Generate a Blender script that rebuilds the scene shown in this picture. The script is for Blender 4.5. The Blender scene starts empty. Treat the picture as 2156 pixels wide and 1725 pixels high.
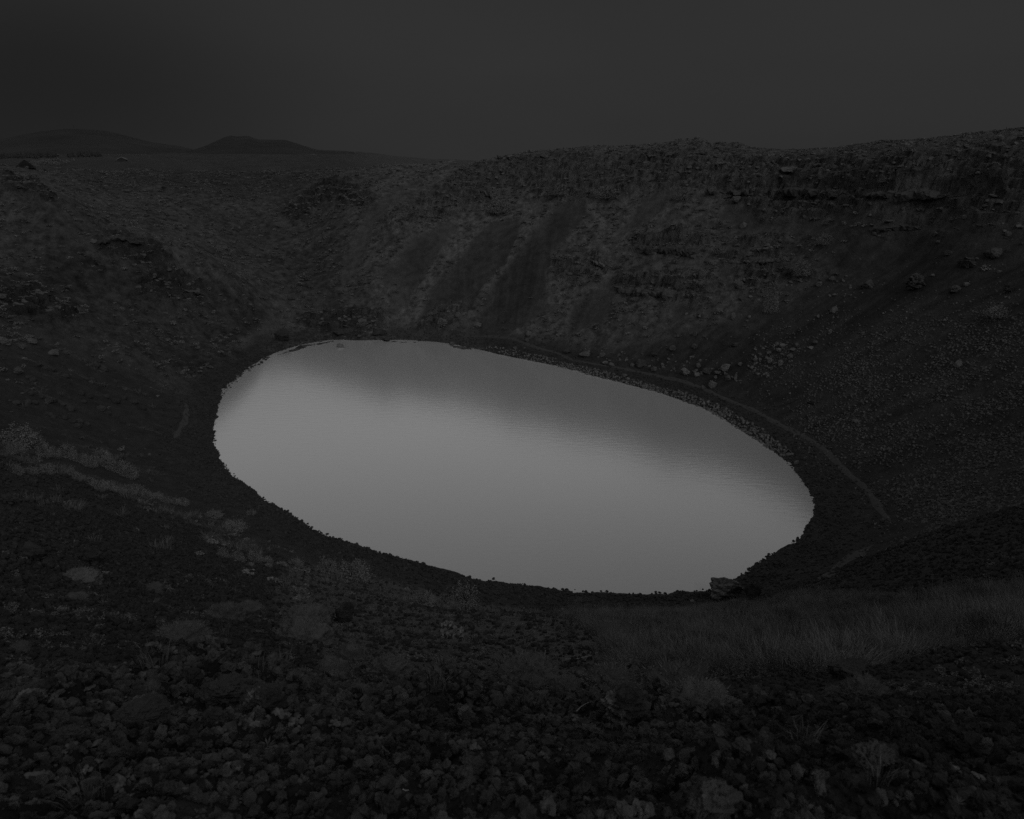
import bpy, math, random
import numpy as np

rng = np.random.default_rng(7)
random.seed(7)
scene = bpy.context.scene
COL = scene.collection

# ------------------------------------------------------------------ camera
F, CX, CY, HOR, EYE = 1540.0, 1078.0, 862.5, 340.0, 45.0
PITCH = math.atan((CY - HOR) / F)
CP, SP = math.cos(PITCH), math.sin(PITCH)
cam_data = bpy.data.cameras.new("camera")
cam = bpy.data.objects.new("camera", cam_data)
COL.objects.link(cam)
cam.location = (0, 0, EYE)
cam.rotation_euler = (math.pi / 2 - PITCH, 0, 0)
cam_data.sensor_width = 36.0
cam_data.lens = F / 2156.0 * 36.0
cam_data.clip_start = 0.1
cam_data.clip_end = 20000
cam_data.dof.use_dof = True
cam_data.dof.focus_distance = 70.0
cam_data.dof.aperture_fstop = 7.0
scene.camera = cam

# ------------------------------------------------------------------ sky, sun, exposure
SUN_EL, SUN_AZ = math.radians(32), math.radians(152)      # azimuth from +Y (view direction) clockwise: behind the camera, to the right
world = bpy.data.worlds.new("World")
scene.world = world
world.use_nodes = True
wn, wl = world.node_tree.nodes, world.node_tree.links
wn.clear()


def node(tree_nodes, kind, **kw):
    n = tree_nodes.new(kind)
    for k, v in kw.items():
        setattr(n, k, v)
    return n


w_out = node(wn, "ShaderNodeOutputWorld")
w_bg = node(wn, "ShaderNodeBackground")
w_bg.inputs["Strength"].default_value = 0.07
sky = node(wn, "ShaderNodeTexSky", sky_type="NISHITA", sun_disc=False)
sky.sun_elevation = SUN_EL
sky.sun_rotation = SUN_AZ
bw = node(wn, "ShaderNodeRGBToBW")
wl.new(sky.outputs[0], bw.inputs[0])
tc = node(wn, "ShaderNodeTexCoord")
sep = node(wn, "ShaderNodeSeparateXYZ")
wl.new(tc.outputs["Generated"], sep.inputs[0])
# overcast deck: dim storm band low down, bright belt above the view shaped for the lake's glow, dimmer zenith (values = luminance, strength 0.1 below)
ramp = node(wn, "ShaderNodeValToRGB")
ramp.color_ramp.interpolation = "LINEAR"
els = ramp.color_ramp.elements
SKY_STOPS = [(0.0, 0.36), (0.12, 0.375), (0.19, 0.375), (0.235, 0.9), (0.28, 2.6), (0.33, 4.5), (0.385, 4.8), (0.47, 3.9), (0.60, 3.2), (1.0, 3.0)]
while len(els) < len(SKY_STOPS):
    els.new(0.5)
for e, (p, v) in zip(els, SKY_STOPS):
    e.position = p
    e.color = (v / 5.0, v / 5.0, v / 5.0, 1)
wl.new(sep.outputs["Z"], ramp.inputs[0])
mul4 = node(wn, "ShaderNodeMath", operation="MULTIPLY")
mul4.inputs[1].default_value = 5.0
wl.new(ramp.outputs[0], mul4.inputs[0])
# darker rain cloud low over the far left
cmap = node(wn, "ShaderNodeMapping")
cmap.inputs["Scale"].default_value = (1.0, 1.0, 3.6)
wl.new(tc.outputs["Generated"], cmap.inputs[0])
cn = node(wn, "ShaderNodeTexNoise")
cn.inputs["Scale"].default_value = 1.7
cn.inputs["Detail"].default_value = 3.0
cn.inputs["Roughness"].default_value = 0.45
wl.new(cmap.outputs[0], cn.inputs["Vector"])
cloud = node(wn, "ShaderNodeMapRange")
cloud.inputs["From Min"].default_value = 0.3
cloud.inputs["From Max"].default_value = 0.7
cloud.inputs["To Min"].default_value = 0.9
cloud.inputs["To Max"].default_value = 1.08
wl.new(cn.outputs["Fac"], cloud.inputs["Value"])
dist = node(wn, "ShaderNodeVectorMath", operation="DISTANCE")
dist.inputs[1].default_value = (-0.52, 0.86, 0.215)
wsc = node(wn, "ShaderNodeVectorMath", operation="MULTIPLY")
wsc.inputs[1].default_value = (1, 1, 2.6)
wl.new(tc.outputs["Generated"], wsc.inputs[0])
wl.new(wsc.outputs[0], dist.inputs[0])
dark = node(wn, "ShaderNodeMapRange", interpolation_type="SMOOTHSTEP")
dark.inputs["From Min"].default_value = 0.0
dark.inputs["From Max"].default_value = 0.40
dark.inputs["To Min"].default_value = 0.60
dark.inputs["To Max"].default_value = 1.0
wl.new(dist.outputs["Value"], dark.inputs["Value"])
m1 = node(wn, "ShaderNodeMath", operation="MULTIPLY")
wl.new(mul4.outputs[0], m1.inputs[0]); wl.new(cloud.outputs[0], m1.inputs[1])
m2 = node(wn, "ShaderNodeMath", operation="MULTIPLY")
wl.new(m1.outputs[0], m2.inputs[0]); wl.new(dark.outputs[0], m2.inputs[1])
# the deck is a little thicker towards the left as well
side = node(wn, "ShaderNodeMapRange", interpolation_type="SMOOTHSTEP")
side.inputs["From Min"].default_value = -0.75
side.inputs["From Max"].default_value = 0.0
side.inputs["To Min"].default_value = 0.76
side.inputs["To Max"].default_value = 1.0
wl.new(sep.outputs["X"], side.inputs["Value"])
m3 = node(wn, "ShaderNodeMath", operation="MULTIPLY")
wl.new(m2.outputs[0], m3.inputs[0]); wl.new(side.outputs[0], m3.inputs[1])
m2 = m3
# a thin share of the clear daylight sky comes through the deck
thr = node(wn, "ShaderNodeMath", operation="MULTIPLY_ADD")
thr.inputs[1].default_value = 0.004
wl.new(bw.outputs[0], thr.inputs[0]); wl.new(m2.outputs[0], thr.inputs[2])
comb = node(wn, "ShaderNodeCombineColor")
for i in range(3):
    wl.new(thr.outputs[0], comb.inputs[i])
wl.new(comb.outputs[0], w_bg.inputs["Color"])
wl.new(w_bg.outputs[0], w_out.inputs[0])

sun_data = bpy.data.lights.new("sun", "SUN")
sun_data.energy = 0.5
sun_data.angle = math.radians(18)
sun_data.color = (1, 1, 1)
sun = bpy.data.objects.new("sun", sun_data)
COL.objects.link(sun)
sun.rotation_euler = (math.pi / 2 - SUN_EL, 0, math.pi - SUN_AZ)   # lamp points away from the azimuth
scene.view_settings.view_transform = "Standard"
scene.view_settings.look = "None"
scene.view_settings.gamma = 1.0
scene.view_settings.exposure = 0.0
scene.view_settings.use_curve_mapping = False
scene.cycles.max_bounces = 4
scene.cycles.diffuse_bounces = 2
scene.cycles.glossy_bounces = 2
scene.cycles.use_denoising = False


# ------------------------------------------------------------------ helpers: pictures' rays, noise
def ray(X, Y):
    X = np.asarray(X, float); Y = np.asarray(Y, float)
    a = (X - CX) / F; b = -(Y - CY) / F
    return np.stack([a, CP + b * SP, -SP + b * CP], -1)


def at_z(X, Y, z=0.0):
    d = ray(X, Y); t = (z - EYE) / d[..., 2]
    return d * t[..., None] + np.array([0, 0, EYE])


def at_d(X, Y, dist_):
    d = ray(X, Y); t = np.asarray(dist_, float) / np.hypot(d[..., 0], d[..., 1])
    return d * t[..., None] + np.array([0, 0, EYE])


def proj(x, y, z):
    zz = z - EYE
    w = y * CP - zz * SP
    v = y * SP + zz * CP
    w = np.where(w < 0.05, 0.05, w)
    return CX + F * x / w, CY - F * v / w, w


def _hash(ix, iy, seed):
    h = (ix.astype(np.int64) * 374761393 + iy.astype(np.int64) * 668265263 + seed * 974634541) & 0xFFFFFFFF
    h = ((h ^ (h >> 13)) * 1274126177) & 0xFFFFFFFF
    return ((h ^ (h >> 16)) & 0xFFFF).astype(np.float32) / 65535.0


def vn(x, y, seed=0):
    """smooth gradient noise, about -1..1"""
    x0 = np.floor(x); y0 = np.floor(y)
    fx = (x - x0).astype(np.float32); fy = (y - y0).astype(np.float32)
    u = fx * fx * fx * (fx * (fx * 6 - 15) + 10); v = fy * fy * fy * (fy * (fy * 6 - 15) + 10)

    def g(i, j):
        a = _hash(x0 + i, y0 + j, seed) * (2 * np.pi)
        return np.cos(a) * (fx - i) + np.sin(a) * (fy - j)
    n0 = g(0, 0) * (1 - u) + g(1, 0) * u
    n1 = g(0, 1) * (1 - u) + g(1, 1) * u
    return (n0 * (1 - v) + n1 * v) * 1.5


def fbm(x, y, wl0, octv=4, gain=0.5, seed=0, ridged=False):
    out = np.zeros(np.shape(x), np.float32); amp = 1.0; tot = 0.0; f = 1.0 / wl0
    for o in range(octv):
        n = vn(x * f + o * 17.3, y * f - o * 9.1, seed + o)
        if ridged:
            n = 1 - 2 * np.abs(n)
        out += amp * n; tot += amp; amp *= gain; f *= 2.03
    return out / tot


def sstep(a, b, x):
    t = np.clip((x - a) / (b - a), 0, 1)
    return t * t * (3 - 2 * t)


def in_poly(px, py, poly):
    inside = np.zeros(px.shape, bool)
    n = len(poly)
    for i in range(n):
        x1, y1 = poly[i]; x2, y2 = poly[(i + 1) % n]
        if y1 == y2:
            continue
        c = ((y1 > py) != (y2 > py)) & (px < (x2 - x1) * (py - y1) / (y2 - y1) + x1)
        inside ^= c
    return inside


# frames used when reading positions off the photograph (x0, y0, scale into the common 2156 x 1725 frame)
Z1 = (0.0, 232.3, .3502); Z2 = (697.0, 232.3, .3502); Z3 = (1412.5, 232.3, .3502)
Z4 = (0.0, 790.0, .3502); Z5 = (1412.5, 790.0, .3502)
Z6 = (0.0, 1254.5, .3448); Z7 = (706.0, 1254.5, .3448); Z8 = (1412.5, 1254.5, .3448)
ZA = (557.6, 631.9, .2155); ZB = (1022.2, 650.5, .2155); ZC = (1394.0, 520.4, .1833)
ZD = (1765.7, 446.0, .1939); ZL = (0.0, 650.5, .194); ZT = (0.0, 260.2, .1724)


def fr(z, pts):
    return [(z[0] + x * z[2], z[1] + y * z[2]) for x, y in pts]


# ------------------------------------------------------------------ the ground
SHORE = [(697,716),(760,717),(820,716),(907,719),(970,728),(1047,745),(1150,766),(1257,793),(1340,814),(1413,835),(1483,860),(1567,909),(1640,958),(1679,996),(1705,1030),(1717,1063),(1712,1095),(1692,1128),(1660,1150),(1623,1168),(1563,1207),(1520,1232),(1493,1242),(1412,1250),(1330,1252),(1250,1250),(1160,1240),(1080,1229),(1000,1220),(930,1203),(850,1177),(743,1147),(665,1115),(600,1076),(536,1038),(490,1000),(462,965),(452,930),(450,893),(458,860),(466,836),(495,800),(530,769),(575,745),(630,727)]
shore = at_z(*np.array(SHORE, float).T)
LC = np.array([-8.6, 129.9])                       # lake centre
ctrl = []
for p in shore:
    ctrl.append((p[0], p[1], 0.0))
for p in shore[::3]:                               # lake bed
    for f_, z_ in ((0.8, -2.6), (0.4, -4.5)):
        q = LC + (p[:2] - LC) * f_
        ctrl.append((q[0], q[1], z_))
ctrl.append((LC[0], LC[1], -5))
# shelving beach round the water: offset outwards from the shore
n_s = len(shore)
for i in range(0, n_s, 2):
    t = shore[(i + 1) % n_s][:2] - shore[i - 1][:2]
    nrm = np.array([-t[1], t[0]]); nrm /= np.linalg.norm(nrm)
    if np.dot(nrm, shore[i][:2] - LC) < 0:
        nrm = -nrm
    q = shore[i][:2] + nrm * 6.0
    ctrl.append((q[0], q[1], 1.5))
IMG = [  # (x, y, ground distance) read off the photograph
    # right edge column, from the feet up
    (2156,1725,1.75),(2156,1600,3.0),(2156,1500,6),(2156,1400,12),(2156,1300,21),(2156,1200,34),(2156,1100,50),(2156,1000,69),(2156,900,88),(2156,800,107),(2156,700,122),(2156,600,136),(2156,500,150),(2156,400,166),(2156,269,188),
    (1900,1725,1.7),(1900,1600,3.2),(1900,1500,7),(1900,1400,15),(1900,1320,26),(1900,1230,42),(1900,1150,57),(1900,1000,87),(1900,900,106),(1900,800,121),(1900,700,134),(1900,600,147),(1900,500,161),(1900,410,178),(1900,297,203),
    (1640,1725,1.65),(1640,1600,2.7),(1660,1500,6),(1640,1400,14),(1640,1320,30),(1640,1260,48),
    (1700,700,158),(1700,600,169),(1700,500,183),(1700,410,198),(1700,315,218),
    (1500,770,164),(1500,700,173),(1500,600,184),(1500,500,196),(1500,410,210),(1470,288,233),
    (1580,311,226),(1810,304,210),
    (1300,740,178),(1300,650,190),(1300,550,203),(1300,450,218),(1300,370,231),(1300,309,243),
    (1100,690,197),(1100,600,211),(1100,500,226),(1100,400,243),(1100,322,257),
    (1012,339,263),(1380,303,240),(1200,312,250),
    (950,660,205),(950,560,221),(950,460,238),(920,385,255),(960,361,262),
    (820,640,212),(810,540,228),(800,460,240),(790,412,250),(850,395,258),
    # far left hollow and the lip of the plain
    (680,640,212),(660,560,232),(640,480,255),(620,420,280),(610,380,305),(600,362,335),
    (707,379,283),(740,410,262),(690,430,262),
    (450,640,198),(470,560,222),(450,480,250),(430,420,280),(420,385,305),(420,362,335),
    (245,470,240),(361,500,236),(250,425,262),(240,385,290),(230,364,320),(60,362,285),(0,365,260),(120,400,262),
    # left spur
    (0,385,215),(60,400,212),(122,421,207),(245,491,205),(305,509,203),(361,540,203),(438,562,205),(508,590,210),(560,652,207),
    # left wall
    (0,500,185),(0,600,152),(0,700,128),(0,800,104),(0,900,80),(0,1000,56),(0,1100,40),(0,1200,28),(0,1300,17),(0,1400,9),(0,1500,4.8),(0,1600,2.9),(0,1725,1.65),
    (150,600,163),(150,700,136),(150,800,113),(150,900,92),(150,1000,66),
    (250,640,160),(280,740,139),(280,840,116),(280,930,96),(280,1050,70),(280,1150,47),(280,1250,29),
    (420,700,175),(400,800,131),(400,900,110),(400,1000,90),
    (450,1100,71),(480,1200,47),(480,1280,30),(480,1380,14),(480,1460,5.2),(400,1560,3.2),(400,1725,1.6),
    (700,1260,45),(720,1330,24),(720,1400,12),(720,1500,4.4),(720,1600,2.6),(720,1725,1.55),
    (1078,1300,42),(1078,1355,27),(1078,1410,15.5),(1078,1462,9.5),(1078,1492,3.9),(1078,1600,2.4),(1078,1725,1.5),
    (1350,1300,42),(1350,1355,25),(1350,1410,14.5),(1350,1455,8.5),(1350,1490,4.2),(1350,1600,2.4),(1350,1725,1.55),
    (1520,1300,45),
]
_sp = np.arctan2(shore[:, 0] - LC[0], shore[:, 1] - LC[1]); _sr = np.hypot(shore[:, 0] - LC[0], shore[:, 1] - LC[1]); _o = np.argsort(_sp)


def shore_off0(x, y):
    return np.hypot(x - LC[0], y - LC[1]) - np.interp(np.arctan2(x - LC[0], y - LC[1]), np.r_[_sp[_o] - 2 * np.pi, _sp[_o], _sp[_o] + 2 * np.pi], np.r_[_sr[_o], _sr[_o], _sr[_o]])


def on_wall(X, Y, d0):
    """settle a wall point at the distance where an even slope up from the water meets its line of sight"""
    p0 = at_d(X, Y, d0)
    if p0[2] > 34 or p0[1] < 45 or shore_off0(p0[0], p0[1]) > 75 or (400 < X < 715 and Y < 660) or (X < 600 and 202 < d0 < 212):
        return p0
    ds = np.linspace(.7 * d0, 1.4 * d0, 400)
    q = at_d(np.full(400, X), np.full(400, Y), ds)
    o_ = shore_off0(q[:, 0], q[:, 1])
    f_ = q[:, 2] - np.where(o_ < 7, .2 * o_, 1.4 + (.66 if X > 700 else .58) * (o_ - 7))
    r0 = np.nonzero(f_[:-1] * f_[1:] <= 0)[0]
    if len(r0) == 0:
        return p0
    return q[r0[np.argmin(np.abs(ds[r0] - d0))]]


for X, Y, dd in IMG:
    p = on_wall(X, Y, dd)
    ctrl.append((p[0], p[1], p[2]))
OUT = [(0,0,43.4),(-6,-1,43.2),(6,-1,43.3),(-25,3,40),(28,4,41),(0,-12,43.5),(0,-40,38),(-60,-30,38),(60,-30,38),(0,-120,25),(-150,-80,25),(150,-80,25),
       (-75,32,39),(-112,75,41),(-138,130,42),(-190,120,38),(-180,200,38),(-240,150,34),(75,40,42),(112,85,46),(128,125,51),(190,120,42),(170,190,44),(135,235,46),(250,180,30),(230,300,28),
       (70,280,42),(20,310,39),(120,330,30),(0,390,31),(100,430,28),(-60,420,31.5),(-140,420,31.5),(-220,400,31.5),(-300,350,31.5),(-340,250,31),(300,350,26),(-350,80,26),(350,50,24),(0,-300,20),(-300,-200,20),(300,-200,20)]
ctrl += OUT
ctrl = np.array(ctrl)


def tps_fit(c, lam=1e-4):
    P_ = c[:, :2] / 100.0
    r2 = ((P_[:, None] - P_[None]) ** 2).sum(-1)
    K = 0.5 * r2 * np.log(r2 + 1e-12)
    n = len(c)
    A = np.zeros((n + 3, n + 3)); A[:n, :n] = K + lam * np.eye(n)
    A[:n, n] = 1; A[:n, n + 1:] = P_; A[n, :n] = 1; A[n + 1:, :n] = P_.T
    b = np.zeros(n + 3); b[:n] = c[:, 2]
    return P_, np.linalg.solve(A, b)


TP, TW = tps_fit(ctrl)


def tps(x, y):
    sh = np.shape(x); q = np.stack([np.ravel(x), np.ravel(y)], -1) / 100.0
    out = np.empty(len(q))
    for s in range(0, len(q), 20000):
        e = q[s:s + 20000]
        r2 = (e[:, :1] - TP[:, 0]) ** 2 + (e[:, 1:] - TP[:, 1]) ** 2
        out[s:s + 20000] = (0.5 * r2 * np.log(r2 + 1e-12)) @ TW[:-3] + TW[-3] + e @ TW[-2:]
    return out.reshape(sh)


# rings and spokes of one sheet, fine where the picture looks, coarse behind
seg = [(0.25, 6.0, 0.0095, "log"), (6.0, 75.0, 0.0125, "log"), (75.0, 160.0, 0.48, "lin"), (160.0, 285.0, 0.36, "lin"), (285.0, 420.0, 0.008, "log"), (420.0, 6200.0, 0.03, "log")]
rings = [0.25]
for a, b, s, m in seg:
    k = int(round((math.log(b / a) if m == "log" else b - a) / s))
    rings += list(a * (b / a) ** (np.arange(1, k + 1) / k) if m == "log" else a + (b - a) * np.arange(1, k + 1) / k)
rings = np.array(rings)
az = np.concatenate([np.arange(-180, -46, 3.0), np.arange(-46, -40, 0.5), np.arange(-40, 40, 0.095), np.arange(40, 46, 0.5), np.arange(46, 180, 3.0)])
azr = np.radians(az)
NR, NA = len(rings), len(az)
D2, A2 = np.meshgrid(rings, azr, indexing="ij")
GX, GY = (D2 * np.sin(A2)), (D2 * np.cos(A2))
# smooth base: solved on every 5th ring and spoke, then interpolated
ri = np.unique(np.r_[np.arange(0, NR, 5), NR - 1]); ai = np.unique(np.r_[np.arange(0, NA, 4), NA - 1])
Zc = tps(GX[np.ix_(ri, ai)], GY[np.ix_(ri, ai)])
tmp = np.stack([np.interp(np.arange(NR), ri, Zc[:, j]) for j in range(len(ai))], 1)
BASE = np.stack([np.interp(np.arange(NA), ai, tmp[i]) for i in range(NR)], 0)
# far plain: rises slowly to the skyline
sky_x = np.array([-3000, 0, 400, 700, 760, 820, 900, 1012, 1200, 5000.0]); sky_y = np.array([322, 322, 320, 319.5, 322, 329, 335, 339, 343, 346.0])
azX = CX + F * np.tan(np.clip(azr, -1.2, 1.2)) / (CP)
elev = np.where(np.abs(azr) < 1.2, (HOR - np.interp(azX, sky_x, sky_y)) / F * np.cos(np.clip(azr, -1.2, 1.2)) , -0.003)
tt = np.clip((D2 - 400) / 3200, 0, 1)
plain = 31.5 * (1 - tt ** 1.3) + (EYE + 3600 * elev[None, :]) * tt ** 1.3
plain = np.where(D2 > 3600, EYE + D2 * elev[None, :] - 0.01 * (D2 - 3600), plain) + fbm(GX, GY, 180, 3, seed=40) * 4.5 * sstep(420, 800, D2)
BASE = BASE * (1 - sstep(330, 460, D2)) + plain * sstep(330, 460, D2)

# ------------------------------------------------------------------ what grows where (fixed to the ground; outlines read off the photograph)
PX, PY, PW = proj(GX, GY, BASE)
wob = np.clip(9.0, None, 0.05 * 1540 * 14 / np.maximum(PW, 20))
_arc = np.arctan2(GX - LC[0], GY - LC[1]) * 60.0; _rad = np.hypot(GX - LC[0], GY - LC[1])
run = fbm(_arc, _rad * .10, 7.0, 5, gain=.62, seed=13)                      # long tongues running down towards the water
PXw = PX + fbm(GX, GY, 11, 5, gain=.62, seed=3) * wob * 1.5 + run * wob * .6
PYw = PY + fbm(GX, GY, 11, 5, gain=.62, seed=11) * wob * 1.5 + run * wob * 2.4
front = (np.abs(A2) < 0.75) & (D2 < 430)
SCREE = [  # (outline, darkness of the loose stone 0..1; side walls also carry painted edge shade)
    (fr(Z2, [(560,430),(400,520),(330,600),(230,760),(190,870),(80,1080),(60,1000),(130,800),(230,600),(380,470)]), .55),
    (fr(Z2, [(500,750),(700,660),(770,690),(640,850),(560,1000),(380,1240),(330,1200),(400,1060),(290,1040),(290,950),(400,910)]), .64),
    (fr(Z2, [(950,690),(1150,690),(1100,820),(1040,930),(900,1090),(830,1230),(780,1290),(500,1280),(560,1180),(600,1050),(740,960),(860,780)]), .64),
    (fr(Z2, [(1340,590),(1540,550),(1500,690),(1340,840),(1300,960),(1290,1200),(1080,1350),(860,1380),(930,1120),(1060,950),(1200,780)]), .76),
    (fr(Z2, [(1890,520),(2050,490),(1990,600),(1880,700),(1700,780),(1740,720)]), .55),
    (fr(Z2, [(1590,1080),(1720,1020),(1690,1270),(1420,1370),(1440,1200)]), .68),
    (fr(Z2, [(340,1290),(600,1300),(1000,1340),(1400,1400),(1900,1500),(2123,1560),(2123,1725),(1700,1640),(1100,1480),(600,1400),(340,1370)]), .5),
    (fr(Z3, [(900,720),(1010,660),(1200,630),(1450,630),(1700,670),(2200,700),(3600,640),(3600,4200),(1000,4300),(-900,3200),(-900,1500),(-300,1400),(100,1300),(350,1230),(650,1180),(900,1000),(860,900)]), .95),
    (fr(Z3, [(350,560),(560,600),(950,650),(880,760),(700,740),(420,740),(260,640)]), .6),
    (fr(Z3, [(300,930),(700,930),(850,960),(350,1000),(150,1200),(0,1300),(0,1150),(250,1080)]), .6),
    ([(0,700),(120,690),(300,760),(420,830),(440,880),(455,930),(480,1000),(560,1060),(660,1120),(760,1160),(920,1215),(1060,1250),(1200,1275),(1180,1300),(1240,1400),(1300,1480),(1300,1760),(-700,1760),(-700,700)], .9),
    (fr(Z1, [(1560,1290),(1650,1230),(1720,1260),(1700,1330),(1600,1400),(1480,1440),(1400,1420)]), .5),
]
scree = np.zeros_like(BASE); dk = np.zeros_like(BASE)
hazy = np.zeros_like(BASE)
for poly, dval in SCREE:
    m = in_poly(PXw, PYw, poly) & front
    if dval >= .9:
        hazy[m] = 1
    scree[m] = 1; dk[m] = dval
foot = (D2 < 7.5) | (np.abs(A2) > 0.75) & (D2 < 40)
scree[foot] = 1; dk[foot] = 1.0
ROUGH = [
    fr(Z2, [(330,640),(560,500),(900,310),(1300,220),(1700,190),(2123,140),(2123,520),(1850,480),(1500,570),(1300,560),(1050,510),(900,560),(650,670),(480,690),(300,760)]),
    fr(Z3, [(-10,170),(160,130),(500,210),(1000,210),(1500,140),(2200,70),(2200,740),(1700,670),(1200,630),(900,650),(560,690),(360,560),(0,490)]),
    fr(Z2, [(1320,870),(1650,890),(1680,1010),(1480,1060),(1310,990)]), fr(Z2, [(1690,1060),(2123,1010),(2123,1150),(1700,1130)]),
    fr(Z2, [(1750,790),(2123,790),(2123,900),(1830,880)]), fr(Z3, [(-40,800),(250,800),(240,880),(60,900),(-40,880)]),
    fr(Z3, [(360,970),(900,930),(1000,960),(600,1070),(420,1060)]), fr(Z3, [(310,895),(680,890),(690,930),(320,935)]), fr(Z3, [(380,790),(690,760),(710,830),(480,860)]),
    fr(Z3, [(-40,980),(200,990),(350,1080),(150,1180),(-40,1180)]),
    fr(Z3, [(1180,720),(1300,690),(1450,690),(1520,720),(1700,760),(1600,800),(1500,740),(1250,740)]),
    fr(Z1, [(0,410),(200,460),(380,545),(300,570),(150,520),(0,490)]), fr(Z1, [(520,790),(700,740),(890,790),(1050,890),(1090,970),(900,970),(760,940),(560,860)]),
    fr(Z1, [(880,1000),(1100,990),(1340,1120),(1100,1180),(770,1140)]), fr(Z1, [(1700,660),(1850,510),(1960,410),(2110,430),(2110,520),(1920,570),(1780,720)]),
    fr(Z1, [(0,1080),(200,1080),(380,1200),(560,1300),(260,1280),(0,1200)]),
    fr(ZA, [(330,280),(560,330),(700,290),(1180,310),(1200,140),(900,100),(560,120),(400,170)]), fr(ZA, [(1500,260),(1640,80),(1950,60),(1960,240),(1720,330),(1520,330)]),
    fr(Z2, [(60,420),(300,560),(250,600),(60,590),(0,500)]),
]
rough = np.zeros_like(BASE); crag_dark = np.zeros_like(BASE)
for poly in ROUGH:
    m = in_poly(PXw, PYw, poly) & front
    rough[m] = 1
    if np.mean([q[0] for q in poly]) < 830:
        crag_dark[m] = 1
RUBBLE = [fr(Z3, [(740,1760),(980,1480),(1250,1400),(1480,1260),(1800,1240),(2200,1280),(3000,1400),(3000,2300),(1500,2300),(1180,2220),(900,1960)]),
          fr(Z5, [(1350,760),(1700,690),(2200,760),(2200,1120),(1400,1060),(1330,900)]),
          fr(Z3, [(560,1420),(800,1340),(950,1200),(1000,1250),(830,1420),(700,1560),(560,1620)])]
rub = np.zeros_like(BASE)
for poly in RUBBLE:
    rub[in_poly(PXw, PYw, poly) & front] = 1
THICKET = [(1160,1290),(1230,1272),(1300,1276),(1400,1283),(1480,1275),(1600,1285),(1680,1260),(1750,1252),(1900,1255),(2050,1225),(2200,1230),(2200,1340),(2000,1365),(1850,1402),(1740,1420),(1560,1422),(1420,1415),(1330,1420),(1290,1380),(1250,1330)]
thick = (in_poly(PXw, PYw, THICKET) & front).astype(float)


def blur(m, ks):
    """a wide blur, worked on every 6th ring and spoke"""
    r6 = np.unique(np.r_[np.arange(0, NR, 6), NR - 1]); a6 = np.unique(np.r_[np.arange(0, NA, 6), NA - 1])
    c = soft(m[np.ix_(r6, a6)], ks)
    t_ = np.stack([np.interp(np.arange(NR), r6, c[:, j]) for j in range(len(a6))], 1)
    return np.stack([np.interp(np.arange(NA), a6, t_[i]) for i in range(NR)], 0)


def soft(m, ks=1):
    """a little blur over neighbours of the sheet, so that kinds of ground blend"""
    for _ in range(ks):
        m = (m + np.roll(m, 1, 0) + np.roll(m, -1, 0)) / 3
        m = (m + np.roll(m, 1, 1) + np.roll(m, -1, 1)) / 3
    return m


hz = blur(hazy, 10)
scree = np.where(hz > .02, np.maximum(soft(scree, 2) * (1 - hazy), sstep(.12, .88, hz + .40 * fbm(GX, GY, 5, 4, gain=.65, seed=4) + .30 * run)), soft(scree, 2)); rough = soft(rough, 5); rub = blur(rub, 5); thick = soft(thick, 2); dk = blur(dk, 4)
scree *= (1 - rough * 0.85)
# distance from the waterline, for the beach of stones
sh2 = np.concatenate([np.linspace(shore[i][:2], shore[(i + 1) % n_s][:2], 6, endpoint=False) for i in range(n_s)])
lx, ly = GX - LC[0], GY - LC[1]
phi = np.arctan2(lx, ly); rad = np.hypot(lx, ly)
sphi = np.arctan2(sh2[:, 0] - LC[0], sh2[:, 1] - LC[1]); srad = np.hypot(sh2[:, 0] - LC[0], sh2[:, 1] - LC[1])
o = np.argsort(sphi); SPH, SRD = sphi[o], srad[o]


def shore_off(x, y):
    p_ = np.arctan2(x - LC[0], y - LC[1])
    return np.hypot(x - LC[0], y - LC[1]) - np.interp(p_, np.r_[SPH - 2 * np.pi, SPH, SPH + 2 * np.pi], np.r_[SRD, SRD, SRD])


off = shore_off(GX, GY)
beach = (1 - sstep(5.5, 9.5, off + fbm(GX, GY, 5, 2, seed=21) * 2.5)) * (off < 12)
beach = beach * (1 - .75 * sstep(540, 600, PX) * (1 - sstep(980, 1060, PX)) * (PY < 800))   # the far shore is rock and turf, not gravel
grass = np.clip(1 - scree - rough * 0.4 - beach, 0, 1)

# ------------------------------------------------------------------ relief
near = sstep(6, 40, D2)
calm = sstep(0.0, 2.4, np.abs(off))                 # keep the waterline where it is
Zr = BASE.copy()
far_ok = 1 - sstep(420, 700, D2)
Zr += fbm(GX, GY, 7, 4, gain=.6, seed=34) * .26 * sstep(-4, -1, off) * (1 - sstep(2, 6, off))
Zr += fbm(GX, GY, 28, 3, seed=5) * (0.7 + 1.1 * grass * sstep(120, 180, D2)) * near * calm * far_ok
Zr += fbm(GX, GY, 6, 3, seed=6) * (0.55 * grass + 0.1 * scree) * near * calm
Zr += fbm(GX, GY, 1.7, 3, seed=7, ridged=True) * 0.3 * grass * sstep(10, 50, D2) * calm * far_ok
_a2 = np.arctan2(GX - LC[0], GY - LC[1]) * 90.0
terr = fbm(_a2 * .42 + 4 * fbm(GX, GY, 30, 2, seed=71), _rad + 3 * fbm(GX, GY, 18, 2, seed=72), 2.6, 4, gain=.6, seed=70, ridged=True)
Zr += terr * 0.62 * grass * near * calm * far_ok * sstep(60, 130, D2)
rr = fbm(GX, GY, 9, 4, gain=.55, seed=8, ridged=True)
crest = 1 - .72 * sstep(43.5, 47.5, BASE)
Zr += rr * 1.3 * crest * rough * near * calm
Zr += fbm(GX, GY, 2.6, 4, gain=.7, seed=9, ridged=True) * 1.25 * crest * rough * near * calm
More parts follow.
